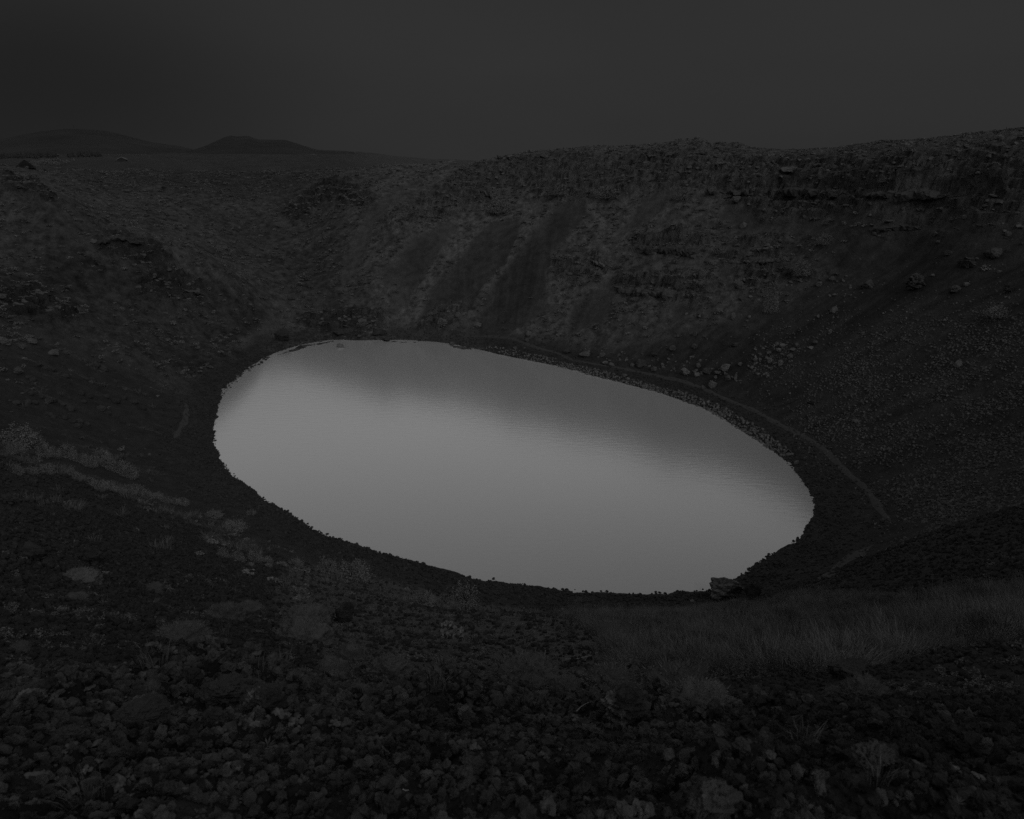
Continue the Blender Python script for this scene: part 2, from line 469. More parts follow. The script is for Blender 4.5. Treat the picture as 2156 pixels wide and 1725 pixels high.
# level ledges in the rock: z is stepped where it is rough
lam = 2.0
fz = Zr / lam + fbm(GX, GY, 14, 3, seed=12) * 1.3
k = np.floor(fz); r_ = fz - k
Zr += (sstep(0.32, 0.68, r_) - r_) * lam * 0.85 * crest * rough * near * calm
# gullies and streaks running down the loose slopes
arc = phi * 60.0
rill = fbm(arc, rad * 0.12, 4.5, 4, seed=14)
Zr += rill * 0.22 * scree * near * calm * (1 - beach)
streak = fbm(arc, rad * 0.16, 2.6, 4, gain=.6, seed=15)
Zr += fbm(GX, GY, 1.1, 3, gain=.65, seed=16, ridged=True) * 0.24 * rub * near
Zr += fbm(GX, GY, 0.8, 2, seed=17, ridged=True) * 0.12 * beach * sstep(-2, 2, off)
# the bench of rock below the right-hand rim, and two lower bars
LEDGES = [([(1480,404),(1560,404),(1700,405),(1840,407),(1990,410),(2120,416)], 2.4, 22), (fr(Z3, [(-60,845),(60,845),(250,830)]), 2.6, 14), (fr(Z3, [(310,905),(690,905)]), 1.2, 8),
          (fr(Z2, [(1830,830),(2123,845)]), 2.6, 14), (fr(Z2, [(1700,1075),(1900,1080),(2123,1110)]), 2.2, 14), (fr(Z3, [(1180,725),(1300,705),(1450,690),(1530,725)]), 1.6, 8), (fr(Z2, [(330,600),(300,690),(290,740)]), 1.2, 8),
          (fr(Z1, [(560,800),(700,760),(880,800),(1040,890)]), 1.5, 12), (fr(Z1, [(900,1010),(1100,1050),(1180,1090),(1300,1110)]), 1.4, 10), (fr(Z3, [(480,850),(700,800)]), 1.6, 8)]
for line, hgt, fade in LEDGES:
    lxs = np.array([q[0] for q in line]); lys = np.array([q[1] for q in line])
    yl = np.interp(PX, lxs, lys) + fbm(GX, GY, 7, 3, seed=19) * 5 + fbm(GX, GY, 1.8, 2, seed=20) * 3
    sx = sstep(lxs[0] - 6, lxs[0] + 10, PX) * (1 - sstep(lxs[-1] - 10, lxs[-1] + 6, PX))
    up = yl - PY
    Zr += hgt * sx * sstep(0, 2.2, up) * (1 - sstep(fade * .4, fade * 2.2, up)) * front * near * (0.6 + 0.5 * fbm(GX, GY, 5, 2, seed=22))
# near relief: lumps of clinker on the lip under the camera
lip = 1 - sstep(5.5, 12, D2)
Zr += lip * sstep(0.6, 1.6, D2) * (fbm(GX, GY, 1.1, 3, seed=24) * 0.17 + fbm(GX, GY, .55, 3, gain=.6, seed=36, ridged=True) * .07 + fbm(GX, GY, 0.28, 3, gain=.6, seed=25, ridged=True) * 0.045 + fbm(GX, GY, 0.06, 2, seed=26) * 0.012)
mid = sstep(6, 10, D2) * (1 - sstep(30, 60, D2))
Zr += mid * (fbm(GX, GY, 2.4, 3, seed=27) * 0.22 + fbm(GX, GY, 0.5, 3, gain=.6, seed=28, ridged=True) * 0.07 + fbm(GX, GY, 0.2, 2, seed=29) * .03)
BUMPS = [(960,1500,3.9,.50,.20),(1305,1490,4.3,.30,.30),(1300,1560,3.4,.35,.10),(480,1500,4.8,.50,.42),(420,1560,4.0,.35,.18),(318,1520,4.5,.32,.28),(180,1560,4.0,.36,.24),(570,1510,4.4,.3,.26),(250,1620,3.0,.25,.14),(600,1600,3.2,.25,.12),(1499,1700,1.85,.16,.10),(1836,1610,3.4,.22,.12),(1100,1600,2.6,.5,.05),(700,1580,3.0,.4,.10),(60,1500,5.2,.4,.2)]
for X, Y, dd, rr_, hh in BUMPS:
    p = at_d(X, Y, dd)
    q = np.hypot(GX - p[0], GY - p[1]) / rr_
    Zr += hh * np.exp(-(q ** 2.4)) * (D2 < 10) * (0.85 + 0.3 * fbm(GX, GY, .2, 2, seed=31))
# silhouette crags of the far rim
CRAG = [(1065,258,3,.5),(1117,251,3,.8),(1184,248,3,.5),(1264,245,3,.6),(1430,236,5,.9),(1470,233,3.2,2.0),(1516,231,4,.9),(1547,229,2.6,1.1)]
for X, dd, rr_, hh in CRAG:
    p = at_d(X, 320, dd)
    q = np.hypot(GX - p[0], GY - p[1]) / rr_
    Zr += hh * np.exp(-q ** 2) * (0.7 + 0.6 * fbm(GX, GY, 2.5, 2, seed=33))


# the skyline of the far rim, as it runs in the photograph
SKYL = [(960,352),(1012,339),(1065,327),(1117,318),(1184,313),(1264,307),(1299,309),(1380,303),(1413,299),(1430,294),(1458,294),(1470,288),(1496,304),(1516,298),(1530,303),(1547,300),(1581,311),(1640,316),(1700,315),(1763,311),(1861,297),(1955,292),(2046,281),(2156,269),(2300,255)]
_r = ray([q[0] for q in SKYL], [q[1] for q in SKYL])
_ta = np.interp(azr, np.arctan2(_r[:, 0], _r[:, 1]), _r[:, 2] / np.hypot(_r[:, 0], _r[:, 1]), left=.5, right=.5)
inr = (azr > math.atan2(_r[0, 0], _r[0, 1])) & (azr < math.atan2(_r[-1, 0], _r[-1, 1]))
cap = EYE + D2 * _ta[None] + .55 * fbm(GX, GY, 3.0, 4, gain=.65, seed=35, ridged=True) * sstep(150, 170, D2) - .35 - .02 * np.clip(D2 - 262, 0, 400)
over = Zr - cap
Zr = np.where(inr[None] & (D2 > 150) & (D2 < 420) & (over > -2.5), cap - 2.5 * np.exp(-np.clip(over + 2.5, 0, 30) / 2.5), Zr)
# where the rim is lower than the photograph's, lift its crest to it
for _ in range(1):
    band = (D2 > 175) & (D2 < 275)
    emax = np.where(band, (Zr - EYE) / D2, -9).max(0)
    lift_ = np.where(inr, np.clip(_ta - emax, 0, .03), 0)
    wgt = sstep(150, 235, D2) * (1 - sstep(265, 330, D2))
    Zr = Zr + lift_[None] * D2 * wgt


def ground(x, y):
    """height of the finished ground under plan points"""
    d = np.hypot(x, y); a = np.degrees(np.arctan2(x, y))
    fi = np.clip(np.interp(d, rings, np.arange(NR)), 0, NR - 1.001); fj = np.clip(np.interp(a, az, np.arange(NA)), 0, NA - 1.001)
    i = np.floor(fi).astype(int); j = np.floor(fj).astype(int); u = fi - i; v = fj - j
    return (Zr[i, j] * (1 - u) + Zr[i + 1, j] * u) * (1 - v) + (Zr[i, j + 1] * (1 - u) + Zr[i + 1, j + 1] * u) * v


def look(arr, x, y):
    d = np.hypot(x, y); a = np.degrees(np.arctan2(x, y))
    i = np.clip(np.rint(np.interp(d, rings, np.arange(NR))).astype(int), 0, NR - 1); j = np.clip(np.rint(np.interp(a, az, np.arange(NA))).astype(int), 0, NA - 1)
    return arr[i, j]


def hit(X, Y, dmin=0.5, dmax=5000.0):
    """where the line of sight through a point of the photograph meets the ground"""
    d = ray(X, Y); h = math.hypot(d[0], d[1])
    t = rings[(rings > dmin) & (rings < dmax)] / h
    xs, ys, zs = d[0] * t, d[1] * t, EYE + d[2] * t
    gz = np.maximum(ground(xs, ys), 0.0)
    below = np.nonzero(zs <= gz)[0]
    if len(below) == 0:
        i = len(t) - 1
        return np.array([xs[i], ys[i], gz[i]])
    i = below[0]
    if i == 0:
        return np.array([xs[0], ys[0], gz[0]])
    e0, e1 = zs[i - 1] - gz[i - 1], zs[i] - gz[i]
    u = e0 / (e0 - e1)
    tt_ = t[i - 1] + (t[i] - t[i - 1]) * u
    x, y = d[0] * tt_, d[1] * tt_
    return np.array([x, y, max(float(ground(x, y)), 0.0)])


def slope_normal(x, y, e=0.6):
    gx = (ground(x + e, y) - ground(x - e, y)) / (2 * e); gy = (ground(x, y + e) - ground(x, y - e)) / (2 * e)
    n = np.stack([-gx, -gy, np.ones_like(gx)], -1)
    return n / np.linalg.norm(n, axis=-1, keepdims=True)


def mesh_grid(name, X, Y, Z, attrs=None):
    r, c = X.shape
    me = bpy.data.meshes.new(name)
    me.vertices.add(r * c)
    me.vertices.foreach_set("co", np.stack([X, Y, Z], -1).astype(np.float32).ravel())
    idx = np.arange(r * c).reshape(r, c)
    q = np.stack([idx[:-1, :-1], idx[:-1, 1:], idx[1:, 1:], idx[1:, :-1]], -1).reshape(-1, 4)
    me.loops.add(q.size); me.loops.foreach_set("vertex_index", q.ravel().astype(np.int32))
    me.polygons.add(len(q)); me.polygons.foreach_set("loop_start", (np.arange(len(q)) * 4).astype(np.int32))
    me.update(calc_edges=True)
    me.polygons.foreach_set("use_smooth", np.ones(len(q), bool))
    for an, arr in (attrs or {}).items():
        a = me.attributes.new(an, "FLOAT", "POINT")
        a.data.foreach_set("value", arr.astype(np.float32).ravel())
    return me


def add_obj(name, me, mat=None, parent=None, **props):
    ob = bpy.data.objects.new(name, me)
    if mat is not None and len(me.materials) == 0:
        me.materials.append(mat)
    COL.objects.link(ob)
    if parent is not None:
        ob.parent = parent
    for k_, v_ in props.items():
        ob[k_] = v_
    return ob


# ------------------------------------------------------------------ materials (all neutral greys: the photograph is black and white)
def new_mat(name):
    m = bpy.data.materials.new(name); m.use_nodes = True
    nt = m.node_tree; nt.nodes.clear()
    out = nt.nodes.new("ShaderNodeOutputMaterial"); b = nt.nodes.new("ShaderNodeBsdfPrincipled")
    b.inputs["Roughness"].default_value = 0.95
    b.inputs["Specular IOR Level"].default_value = 0.15
    nt.links.new(b.outputs[0], out.inputs[0])
    return m, nt, b


def grey(nt, b, value_socket):
    c = nt.nodes.new("ShaderNodeCombineColor")
    for i in range(3):
        nt.links.new(value_socket, c.inputs[i])
    nt.links.new(c.outputs[0], b.inputs["Base Color"])


def tex_noise(nt, scale, detail=5, rough_=.6, vec=None):
    if vec is None:
        g = nt.nodes.new("ShaderNodeNewGeometry"); vec = g.outputs["Position"]
    t = nt.nodes.new("ShaderNodeTexNoise"); t.inputs["Scale"].default_value = scale
    t.inputs["Detail"].default_value = detail; t.inputs["Roughness"].default_value = rough_
    nt.links.new(vec, t.inputs["Vector"])
    return t.outputs["Fac"]


def mrange(nt, s, a, b, c, d):
    m = nt.nodes.new("ShaderNodeMapRange")
    for i, v in zip(("From Min", "From Max", "To Min", "To Max"), (a, b, c, d)):
        m.inputs[i].default_value = v
    nt.links.new(s, m.inputs["Value"])
    return m.outputs[0]


def fmath(nt, op, a, b=None):
    m = nt.nodes.new("ShaderNodeMath"); m.operation = op
    for i, v in enumerate((a, b)):
        if v is None:
            continue
        if isinstance(v, (int, float)):
            m.inputs[i].default_value = v
        else:
            nt.links.new(v, m.inputs[i])
    if op == "MULTIPLY_ADD":
        m.inputs[2].default_value = .06
    return m.outputs[0]


def rock_mat(name, lo, hi, scale, bump=.6, bscale=None, lichen=0.0, lich_scale=6.0):
    m, nt, b = new_mat(name)
    tcn = nt.nodes.new("ShaderNodeNewGeometry"); vec = tcn.outputs["Position"]
    oi = nt.nodes.new("ShaderNodeObjectInfo")
    n1 = tex_noise(nt, scale, 6, .65, vec)
    v = mrange(nt, n1, .3, .7, lo, hi)
    v = fmath(nt, "MULTIPLY", v, mrange(nt, oi.outputs["Random"], 0, 1, .75, 1.25))
    if lichen > 0:
        n2 = tex_noise(nt, lich_scale, 4, .7, vec)
        f = mrange(nt, n2, .56, .66, 0, 1)
        mx = nt.nodes.new("ShaderNodeMix"); mx.data_type = "FLOAT"
        nt.links.new(f, mx.inputs[0]); nt.links.new(v, mx.inputs[2]); mx.inputs[3].default_value = lichen
        v = mx.outputs[0]
    grey(nt, b, v)
    bp = nt.nodes.new("ShaderNodeBump"); bp.inputs["Strength"].default_value = bump; bp.inputs["Distance"].default_value = 0.5 / (bscale or scale)
    nt.links.new(tex_noise(nt, (bscale or scale) * 2.2, 6, .7, vec), bp.inputs["Height"])
    nt.links.new(bp.outputs[0], b.inputs["Normal"])
    return m


def leaf_mat(name, lo, hi, scale=1.0):
    m, nt, b = new_mat(name)
    g = nt.nodes.new("ShaderNodeNewGeometry")
    v = mrange(nt, tex_noise(nt, scale, 2, .5, g.outputs["Position"]), .3, .7, lo, hi)
    v = fmath(nt, "MULTIPLY", v, mrange(nt, g.outputs["Random Per Island"], 0, 1, .7, 1.3))
    grey(nt, b, v)
    b.inputs["Roughness"].default_value = 1.0
    b.inputs["Specular IOR Level"].default_value = 0.05
    return m


# ground: albedo of each kind of ground on the vertices, finer grain in the shader
alb = 0.10 * grass + 0.0
g_var = fbm(GX, GY, 18, 4, seed=50)
GRASS_A = 0.040 + 0.022 * g_var + 0.012 * fbm(GX, GY, 50, 2, seed=56) + 0.026 * sstep(680, 860, PX) * (1 - sstep(1480, 1640, PX)) * (PY < 760) + 0.018 * terr
ROUGH_A = 0.090 - 0.052 * soft(crag_dark, 6) + 0.036 * fbm(GX, GY, 6, 3, seed=51)
SCREE_A = 0.070 - 0.047 * dk + 0.006 * rill  # stone colour, with edge falloff painted into the side walls
moss_on_scree = sstep(0.22, 0.42, streak + 0.25 * fbm(GX, GY, 14, 2, seed=52)) * sstep(3, 8, rad * 0 + off) * 0.55 * sstep(14, 40, D2)
left_side = 1 - sstep(560, 700, PX)
fine = fbm(arc, rad * .07, 2.2, 4, gain=.65, seed=73)
SCREE_A = SCREE_A + .024 * np.clip(fine, -.6, 1) * (PX > 700) * sstep(80, 110, D2)
SCREE_A = SCREE_A + moss_on_scree * 0.040 * left_side
wsum = grass + scree + rough * 0.6 + 1e-4
ALB = (GRASS_A * grass + SCREE_A * scree + ROUGH_A * rough * 0.6) / wsum
ALB = ALB + rub * 0.010 * (0.5 + fbm(GX, GY, 1.2, 2, seed=53))
PALEG = [(600,1190),(720,1200),(960,1240),(1240,1290),(1320,1400),(1260,1480),(900,1440),(700,1420),(560,1300)]
paleg = soft((in_poly(PXw, PYw, PALEG) & front).astype(float), 8)
ALB = ALB + .030 * paleg * scree
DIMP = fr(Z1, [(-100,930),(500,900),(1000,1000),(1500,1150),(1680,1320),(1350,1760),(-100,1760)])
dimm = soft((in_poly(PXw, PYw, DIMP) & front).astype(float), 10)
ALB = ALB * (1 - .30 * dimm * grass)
ALB = ALB * (1 - beach) + 0.031 * beach
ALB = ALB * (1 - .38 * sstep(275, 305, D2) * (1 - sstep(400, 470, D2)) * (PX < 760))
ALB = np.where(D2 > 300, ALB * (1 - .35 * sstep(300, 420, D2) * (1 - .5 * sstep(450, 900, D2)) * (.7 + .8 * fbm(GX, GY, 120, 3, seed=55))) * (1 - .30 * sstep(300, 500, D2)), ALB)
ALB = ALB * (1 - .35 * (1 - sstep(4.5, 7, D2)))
ALB = np.clip(ALB, 0.012, 0.2)
grain = np.clip(1.0 * scree + 0.6 * beach, 0, 1)
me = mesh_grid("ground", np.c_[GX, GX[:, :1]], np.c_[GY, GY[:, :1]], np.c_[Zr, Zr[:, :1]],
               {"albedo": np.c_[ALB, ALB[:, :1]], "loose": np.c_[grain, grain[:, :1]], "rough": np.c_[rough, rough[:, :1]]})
m, nt, b = new_mat("ground_cover")
at1 = nt.nodes.new("ShaderNodeAttribute"); at1.attribute_name = "albedo"
at2 = nt.nodes.new("ShaderNodeAttribute"); at2.attribute_name = "loose"
at3 = nt.nodes.new("ShaderNodeAttribute"); at3.attribute_name = "rough"
pos = nt.nodes.new("ShaderNodeNewGeometry").outputs["Position"]
kk = mrange(nt, at2.outputs["Fac"], 0, 1, 4.2, 2.2)           # loose stone is even, turf and crag are patchy
na = fmath(nt, "MAXIMUM", fmath(nt, "ADD", fmath(nt, "MULTIPLY", fmath(nt, "SUBTRACT", tex_noise(nt, .45, 9, .72, pos), .5), kk), 1.0), .12)
nb = mrange(nt, tex_noise(nt, 5.0, 5, .7, pos), .3, .7, .6, 1.4)
grey(nt, b, fmath(nt, "MULTIPLY", fmath(nt, "MULTIPLY", at1.outputs["Fac"], na), nb))
b1 = nt.nodes.new("ShaderNodeBump"); b1.inputs["Distance"].default_value = 1.1
nt.links.new(fmath(nt, "ADD", .45, fmath(nt, "MULTIPLY", at3.outputs["Fac"], .55)), b1.inputs["Strength"])
nt.links.new(tex_noise(nt, 1.6, 6, .7, pos), b1.inputs["Height"])
b2 = nt.nodes.new("ShaderNodeBump"); b2.inputs["Distance"].default_value = .04; b2.inputs["Strength"].default_value = .7
nt.links.new(tex_noise(nt, 18, 5, .7, pos), b2.inputs["Height"]); nt.links.new(b1.outputs[0], b2.inputs["Normal"])
nt.links.new(b2.outputs[0], b.inputs["Normal"])
add_obj("ground", me, m, kind="structure", label="dark crater slopes of scree, grass and rock round the lake")

# ------------------------------------------------------------------ the lake
wm, nt, b = new_mat("still_water")
b.inputs["Base Color"].default_value = (.20, .20, .20, 1)
b.inputs["Roughness"].default_value = .16
gl = nt.nodes.new("ShaderNodeBsdfGlossy"); gl.inputs["Roughness"].default_value = .16; gl.inputs["Color"].default_value = (1, 1, 1, 1)
lw = nt.nodes.new("ShaderNodeAddShader")            # milky water: light scattered back by the silt, plus the mirror of the surface
frn = nt.nodes.new("ShaderNodeFresnel"); frn.inputs["IOR"].default_value = 1.33
fsc = fmath(nt, "MINIMUM", fmath(nt, "MULTIPLY_ADD", frn.outputs[0], 3.6), .75)
fc = nt.nodes.new("ShaderNodeCombineColor")
for i in range(3):
    nt.links.new(fsc, fc.inputs[i])
nt.links.new(fc.outputs[0], gl.inputs["Color"])
b.inputs["Specular IOR Level"].default_value = 0
nt.links.new(b.outputs[0], lw.inputs[0]); nt.links.new(gl.outputs[0], lw.inputs[1])
outn = [n for n in nt.nodes if n.type == "OUTPUT_MATERIAL"][0]
nt.links.new(lw.outputs[0], outn.inputs[0])
pos = nt.nodes.new("ShaderNodeNewGeometry").outputs["Position"]
mp = nt.nodes.new("ShaderNodeMapping"); mp.inputs["Rotation"].default_value = (0, 0, math.radians(35)); mp.inputs["Scale"].default_value = (.35, 1.6, 1)
nt.links.new(pos, mp.inputs[0])
wb = nt.nodes.new("ShaderNodeBump"); wb.inputs["Strength"].default_value = .05; wb.inputs["Distance"].default_value = .25
nt.links.new(tex_noise(nt, 1.0, 4, .6, mp.outputs[0]), wb.inputs["Height"])
nt.links.new(wb.outputs[0], gl.inputs["Normal"]); nt.links.new(wb.outputs[0], b.inputs["Normal"])
R_ = np.linspace(0, 1.12, 30)[:, None]; T_ = np.linspace(-np.pi, np.pi, 161)[None]
sr = np.interp(T_, np.r_[SPH - 2 * np.pi, SPH, SPH + 2 * np.pi], np.r_[SRD, SRD, SRD])
add_obj("lake", mesh_grid("lake", LC[0] + R_ * sr * np.sin(T_), LC[1] + R_ * sr * np.cos(T_), np.zeros((30, 161))), wm, kind="structure", label="pale still crater lake")

# ------------------------------------------------------------------ shapes for stones, moss and plants
def pydata(name, v, f, smooth=False):
    me = bpy.data.meshes.new(name)
    me.from_pydata([tuple(p) for p in v], [], [tuple(q) for q in f])
    if smooth:
        me.polygons.foreach_set("use_smooth", np.ones(len(me.polygons), bool))
    me.update()
    return me


def ico(sub):
    t = (1 + 5 ** .5) / 2
    v = [(-1,t,0),(1,t,0),(-1,-t,0),(1,-t,0),(0,-1,t),(0,1,t),(0,-1,-t),(0,1,-t),(t,0,-1),(t,0,1),(-t,0,-1),(-t,0,1)]
    v = [np.array(p) / np.linalg.norm(p) for p in v]
    f = [(0,11,5),(0,5,1),(0,1,7),(0,7,10),(0,10,11),(1,5,9),(5,11,4),(11,10,2),(10,7,6),(7,1,8),(3,9,4),(3,4,2),(3,2,6),(3,6,8),(3,8,9),(4,9,5),(2,4,11),(6,2,10),(8,6,7),(9,8,1)]
    for _ in range(sub):
        cache = {}; nf = []

        def midp(a, b_):
            key = (min(a, b_), max(a, b_))
            if key not in cache:
                p = v[a] + v[b_]; v.append(p / np.linalg.norm(p)); cache[key] = len(v) - 1
            return cache[key]
        for a, b_, c in f:
            x, y, z = midp(a, b_), midp(b_, c), midp(c, a)
            nf += [(a, x, z), (b_, y, x), (c, z, y), (x, y, z)]
        f = nf
    return np.array(v), np.array(f)


ICO = {s: ico(s) for s in (1, 2, 3, 4)}


def n3(p, s, seed):
    return (vn(p[:, 0] * s + 3.1 * p[:, 2] * s, p[:, 1] * s + seed, seed) + vn(p[:, 1] * s - 2.3 * p[:, 0] * s, p[:, 2] * s + 9, seed + 1) + vn(p[:, 2] * s + 1.7 * p[:, 1] * s, p[:, 0] * s - 5, seed + 2)) / 2


def stone_verts(sub, seed, size=(1, 1, 1), cuts=7, lump=.18, fine=.06, freq=1.6):
    """a broken block: a ball planed off by random faces, then pitted"""
    r = np.random.default_rng(seed)
    v, f = ICO[sub]; v = v.copy()
    for _ in range(cuts):
        n = r.normal(size=3); n /= np.linalg.norm(n); h = r.uniform(.36, .74)
        d = v @ n - h
        v = v - np.where(d > 0, d, 0)[:, None] * n * .93
    v *= (1 + lump * n3(v, freq, seed * 3 + 1) + fine * n3(v, freq * 4, seed * 3 + 2))[:, None]
    v -= (v.max(0) + v.min(0)) / 2
    v = v / (v.max(0) - v.min(0)) * np.array(size)
    return v, f


def clinker_verts(sub, seed, size=(1, 1, 1)):
    r = np.random.default_rng(seed)
    v, f = ICO[sub]; v = v.copy()
    v *= (1 + .32 * n3(v, 1.5, seed * 5) + .2 * n3(v, 3.5, seed * 5 + 1) + .10 * n3(v, 8, seed * 5 + 2))[:, None]
    v -= (v.max(0) + v.min(0)) / 2
    v = v / (v.max(0) - v.min(0)) * np.array(size)
    return v, f


def leaf_cloud(seed, n, rx, rz, leaf, up=.4, hollow=.35, aspect=.45):
    """many small leaf faces through a dome; lumpy outline with gaps"""
    r = np.random.default_rng(seed)
    d = r.normal(size=(n, 3)); d[:, 2] = np.abs(d[:, 2]); d /= np.linalg.norm(d, axis=1)[:, None]
    rad_ = (hollow + (1 - hollow) * r.random(n) ** .5) * (1 + .52 * n3(d, 2.4, seed + 4))
    c = d * rad_[:, None] * np.array([rx, rx, rz])
    a = r.normal(size=(n, 3)); a[:, 2] += up; a /= np.linalg.norm(a, axis=1)[:, None]
    b_ = np.cross(a, r.normal(size=(n, 3))); b_ /= np.linalg.norm(b_, axis=1)[:, None]
    L = leaf * r.uniform(.6, 1.4, n)[:, None]
    v = np.stack([c - a * L * .1, c + a * L * .5 + b_ * L * aspect, c + a * L, c + a * L * .5 - b_ * L * aspect], 1).reshape(-1, 3)
    f = np.arange(4 * n).reshape(n, 4)
    return v, f


def blades(seed, n, spread, h, w, lean=.5):
    r = np.random.default_rng(seed)
    p = r.normal(size=(n, 2)) * spread * .5
    ang = r.uniform(0, 2 * np.pi, n); ln = r.uniform(.1, lean, n) * h; hh = h * r.uniform(.5, 1.15, n)
    out = p / (np.linalg.norm(p, axis=1)[:, None] + 1e-6)
    tip = np.c_[p + out * ln[:, None] + np.c_[np.cos(ang), np.sin(ang)] * ln[:, None] * .4, hh]
    mid_ = np.c_[p + out * ln[:, None] * .35, hh * .55]
    s = np.c_[-np.sin(ang), np.cos(ang), np.zeros(n)] * w
    b0 = np.c_[p, -np.full(n, .1 * h)]
    v = np.stack([b0 - s, b0 + s, mid_ + s * .8, mid_ - s * .8, tip], 1).reshape(-1, 3)
    k_ = np.arange(n) * 5
    f = [tuple(q) for q in np.c_[k_, k_ + 1, k_ + 2, k_ + 3]] + [tuple(q) for q in np.c_[k_ + 3, k_ + 2, k_ + 4]]
    return v, f


def twigs(seed, n, rx, h, w):
    """bare forking stems fanning out of one foot"""
    r = np.random.default_rng(seed); V, Fc = [], []

    def limb(p, d, L, rad0, depth):
        q = p + d * L
        s1 = np.cross(d, [0.3, 0.2, 1.0]); s1 /= np.linalg.norm(s1) + 1e-9; s2 = np.cross(d, s1)
        k0 = len(V)
        for pt, rr0 in ((p, rad0), (q, rad0 * .6)):
            for a in range(3):
                V.append(pt + (s1 * math.cos(a * 2.094) + s2 * math.sin(a * 2.094)) * rr0)
        for a in range(3):
            Fc.append((k0 + a, k0 + (a + 1) % 3, k0 + 3 + (a + 1) % 3, k0 + 3 + a))
        if depth > 0:
            for _ in range(2 if r.random() < .75 else 3):
                e = d + r.normal(size=3) * .38; e[2] += .12; e /= np.linalg.norm(e)
                limb(q, e, L * r.uniform(.6, .85), rad0 * .6, depth - 1)
    for i in range(n):
        a = r.uniform(0, 2 * np.pi); t = r.uniform(.1, 1)
        d = np.array([math.cos(a) * t * rx / h, math.sin(a) * t * rx / h, 1.0]); d /= np.linalg.norm(d)
        limb(np.array([math.cos(a), math.sin(a), 0]) * .06 * rx, d, h * .42 * r.uniform(.8, 1.1), w, 2)
    return np.array(V), Fc


M_ROCK = rock_mat("weathered_lava", .06, .125, 1.2, .8, 2.0)
M_PALE = rock_mat("pale_broken_stone", .06, .125, 1.5, .5, 3.0)
M_DARK = rock_mat("dark_lava", .022, .055, 1.5, .8, 2.5)
M_MID = rock_mat("dim_weathered_lava", .035, .085, 1.2, .9, 2.5)
M_SCORIA = rock_mat("scoria", .010, .105, 9, .9, 14)
M_RUB = rock_mat("rubble_stone", .05, .12, 1.5, .7, 3)
M_GRAVEL = rock_mat("dark_gravel", .012, .045, 9, .9, 14)
M_LICHEN = rock_mat("lichen_crusted_lava", .035, .07, 6, .9, 9, lichen=.17, lich_scale=7)
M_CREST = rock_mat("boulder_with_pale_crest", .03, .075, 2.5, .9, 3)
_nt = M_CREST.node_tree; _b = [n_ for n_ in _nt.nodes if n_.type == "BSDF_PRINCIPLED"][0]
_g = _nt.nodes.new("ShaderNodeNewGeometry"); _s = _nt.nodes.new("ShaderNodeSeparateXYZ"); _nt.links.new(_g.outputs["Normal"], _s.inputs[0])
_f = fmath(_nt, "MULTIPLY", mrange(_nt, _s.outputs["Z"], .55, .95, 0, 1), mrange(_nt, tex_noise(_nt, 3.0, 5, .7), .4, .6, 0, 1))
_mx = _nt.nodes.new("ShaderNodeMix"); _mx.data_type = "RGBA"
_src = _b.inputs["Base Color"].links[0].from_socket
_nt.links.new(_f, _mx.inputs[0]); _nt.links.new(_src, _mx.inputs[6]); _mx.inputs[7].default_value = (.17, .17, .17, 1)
_nt.links.new(_mx.outputs[2], _b.inputs["Base Color"])                # patchily paler on its upper faces
M_SHORE = rock_mat("shore_stone", .018, .052, 2, .7, 3)
M_WET = rock_mat("light_shore_stone", .05, .16, 2, .6, 3)
M_MOSS = rock_mat("moss", .055, .098, 3.0, .9, 14)
M_LEAF = leaf_mat("willow_leaf", .13, .20)
M_TUSS = leaf_mat("dry_tussock", .07, .12)
M_DIM = leaf_mat("dim_heath", .07, .12)
M_THICK = leaf_mat("birch_leaf", .085, .14)
M_HEATH = leaf_mat("heath_leaf", .11, .18)
M_TWIG = leaf_mat("twig", .02, .04)
M_PTWIG = leaf_mat("bleached_twig", .16, .24)
M_LICH = leaf_mat("pale_lichen", .035, .105, 14.0)
M_CON = leaf_mat("conifer", .048, .075)
M_CABIN = leaf_mat("cabin_board", .03, .05); M_ROOF = leaf_mat("pale_roof", .11, .16)

# ------------------------------------------------------------------ ground cover nobody could count
proto_col = bpy.data.collections.new("cover_shapes")


def protos(name, meshes):
    c = bpy.data.collections.new(name)
    for i, me_ in enumerate(meshes):
        c.objects.link(bpy.data.objects.new("%s_%02d" % (name, i), me_))
    return c


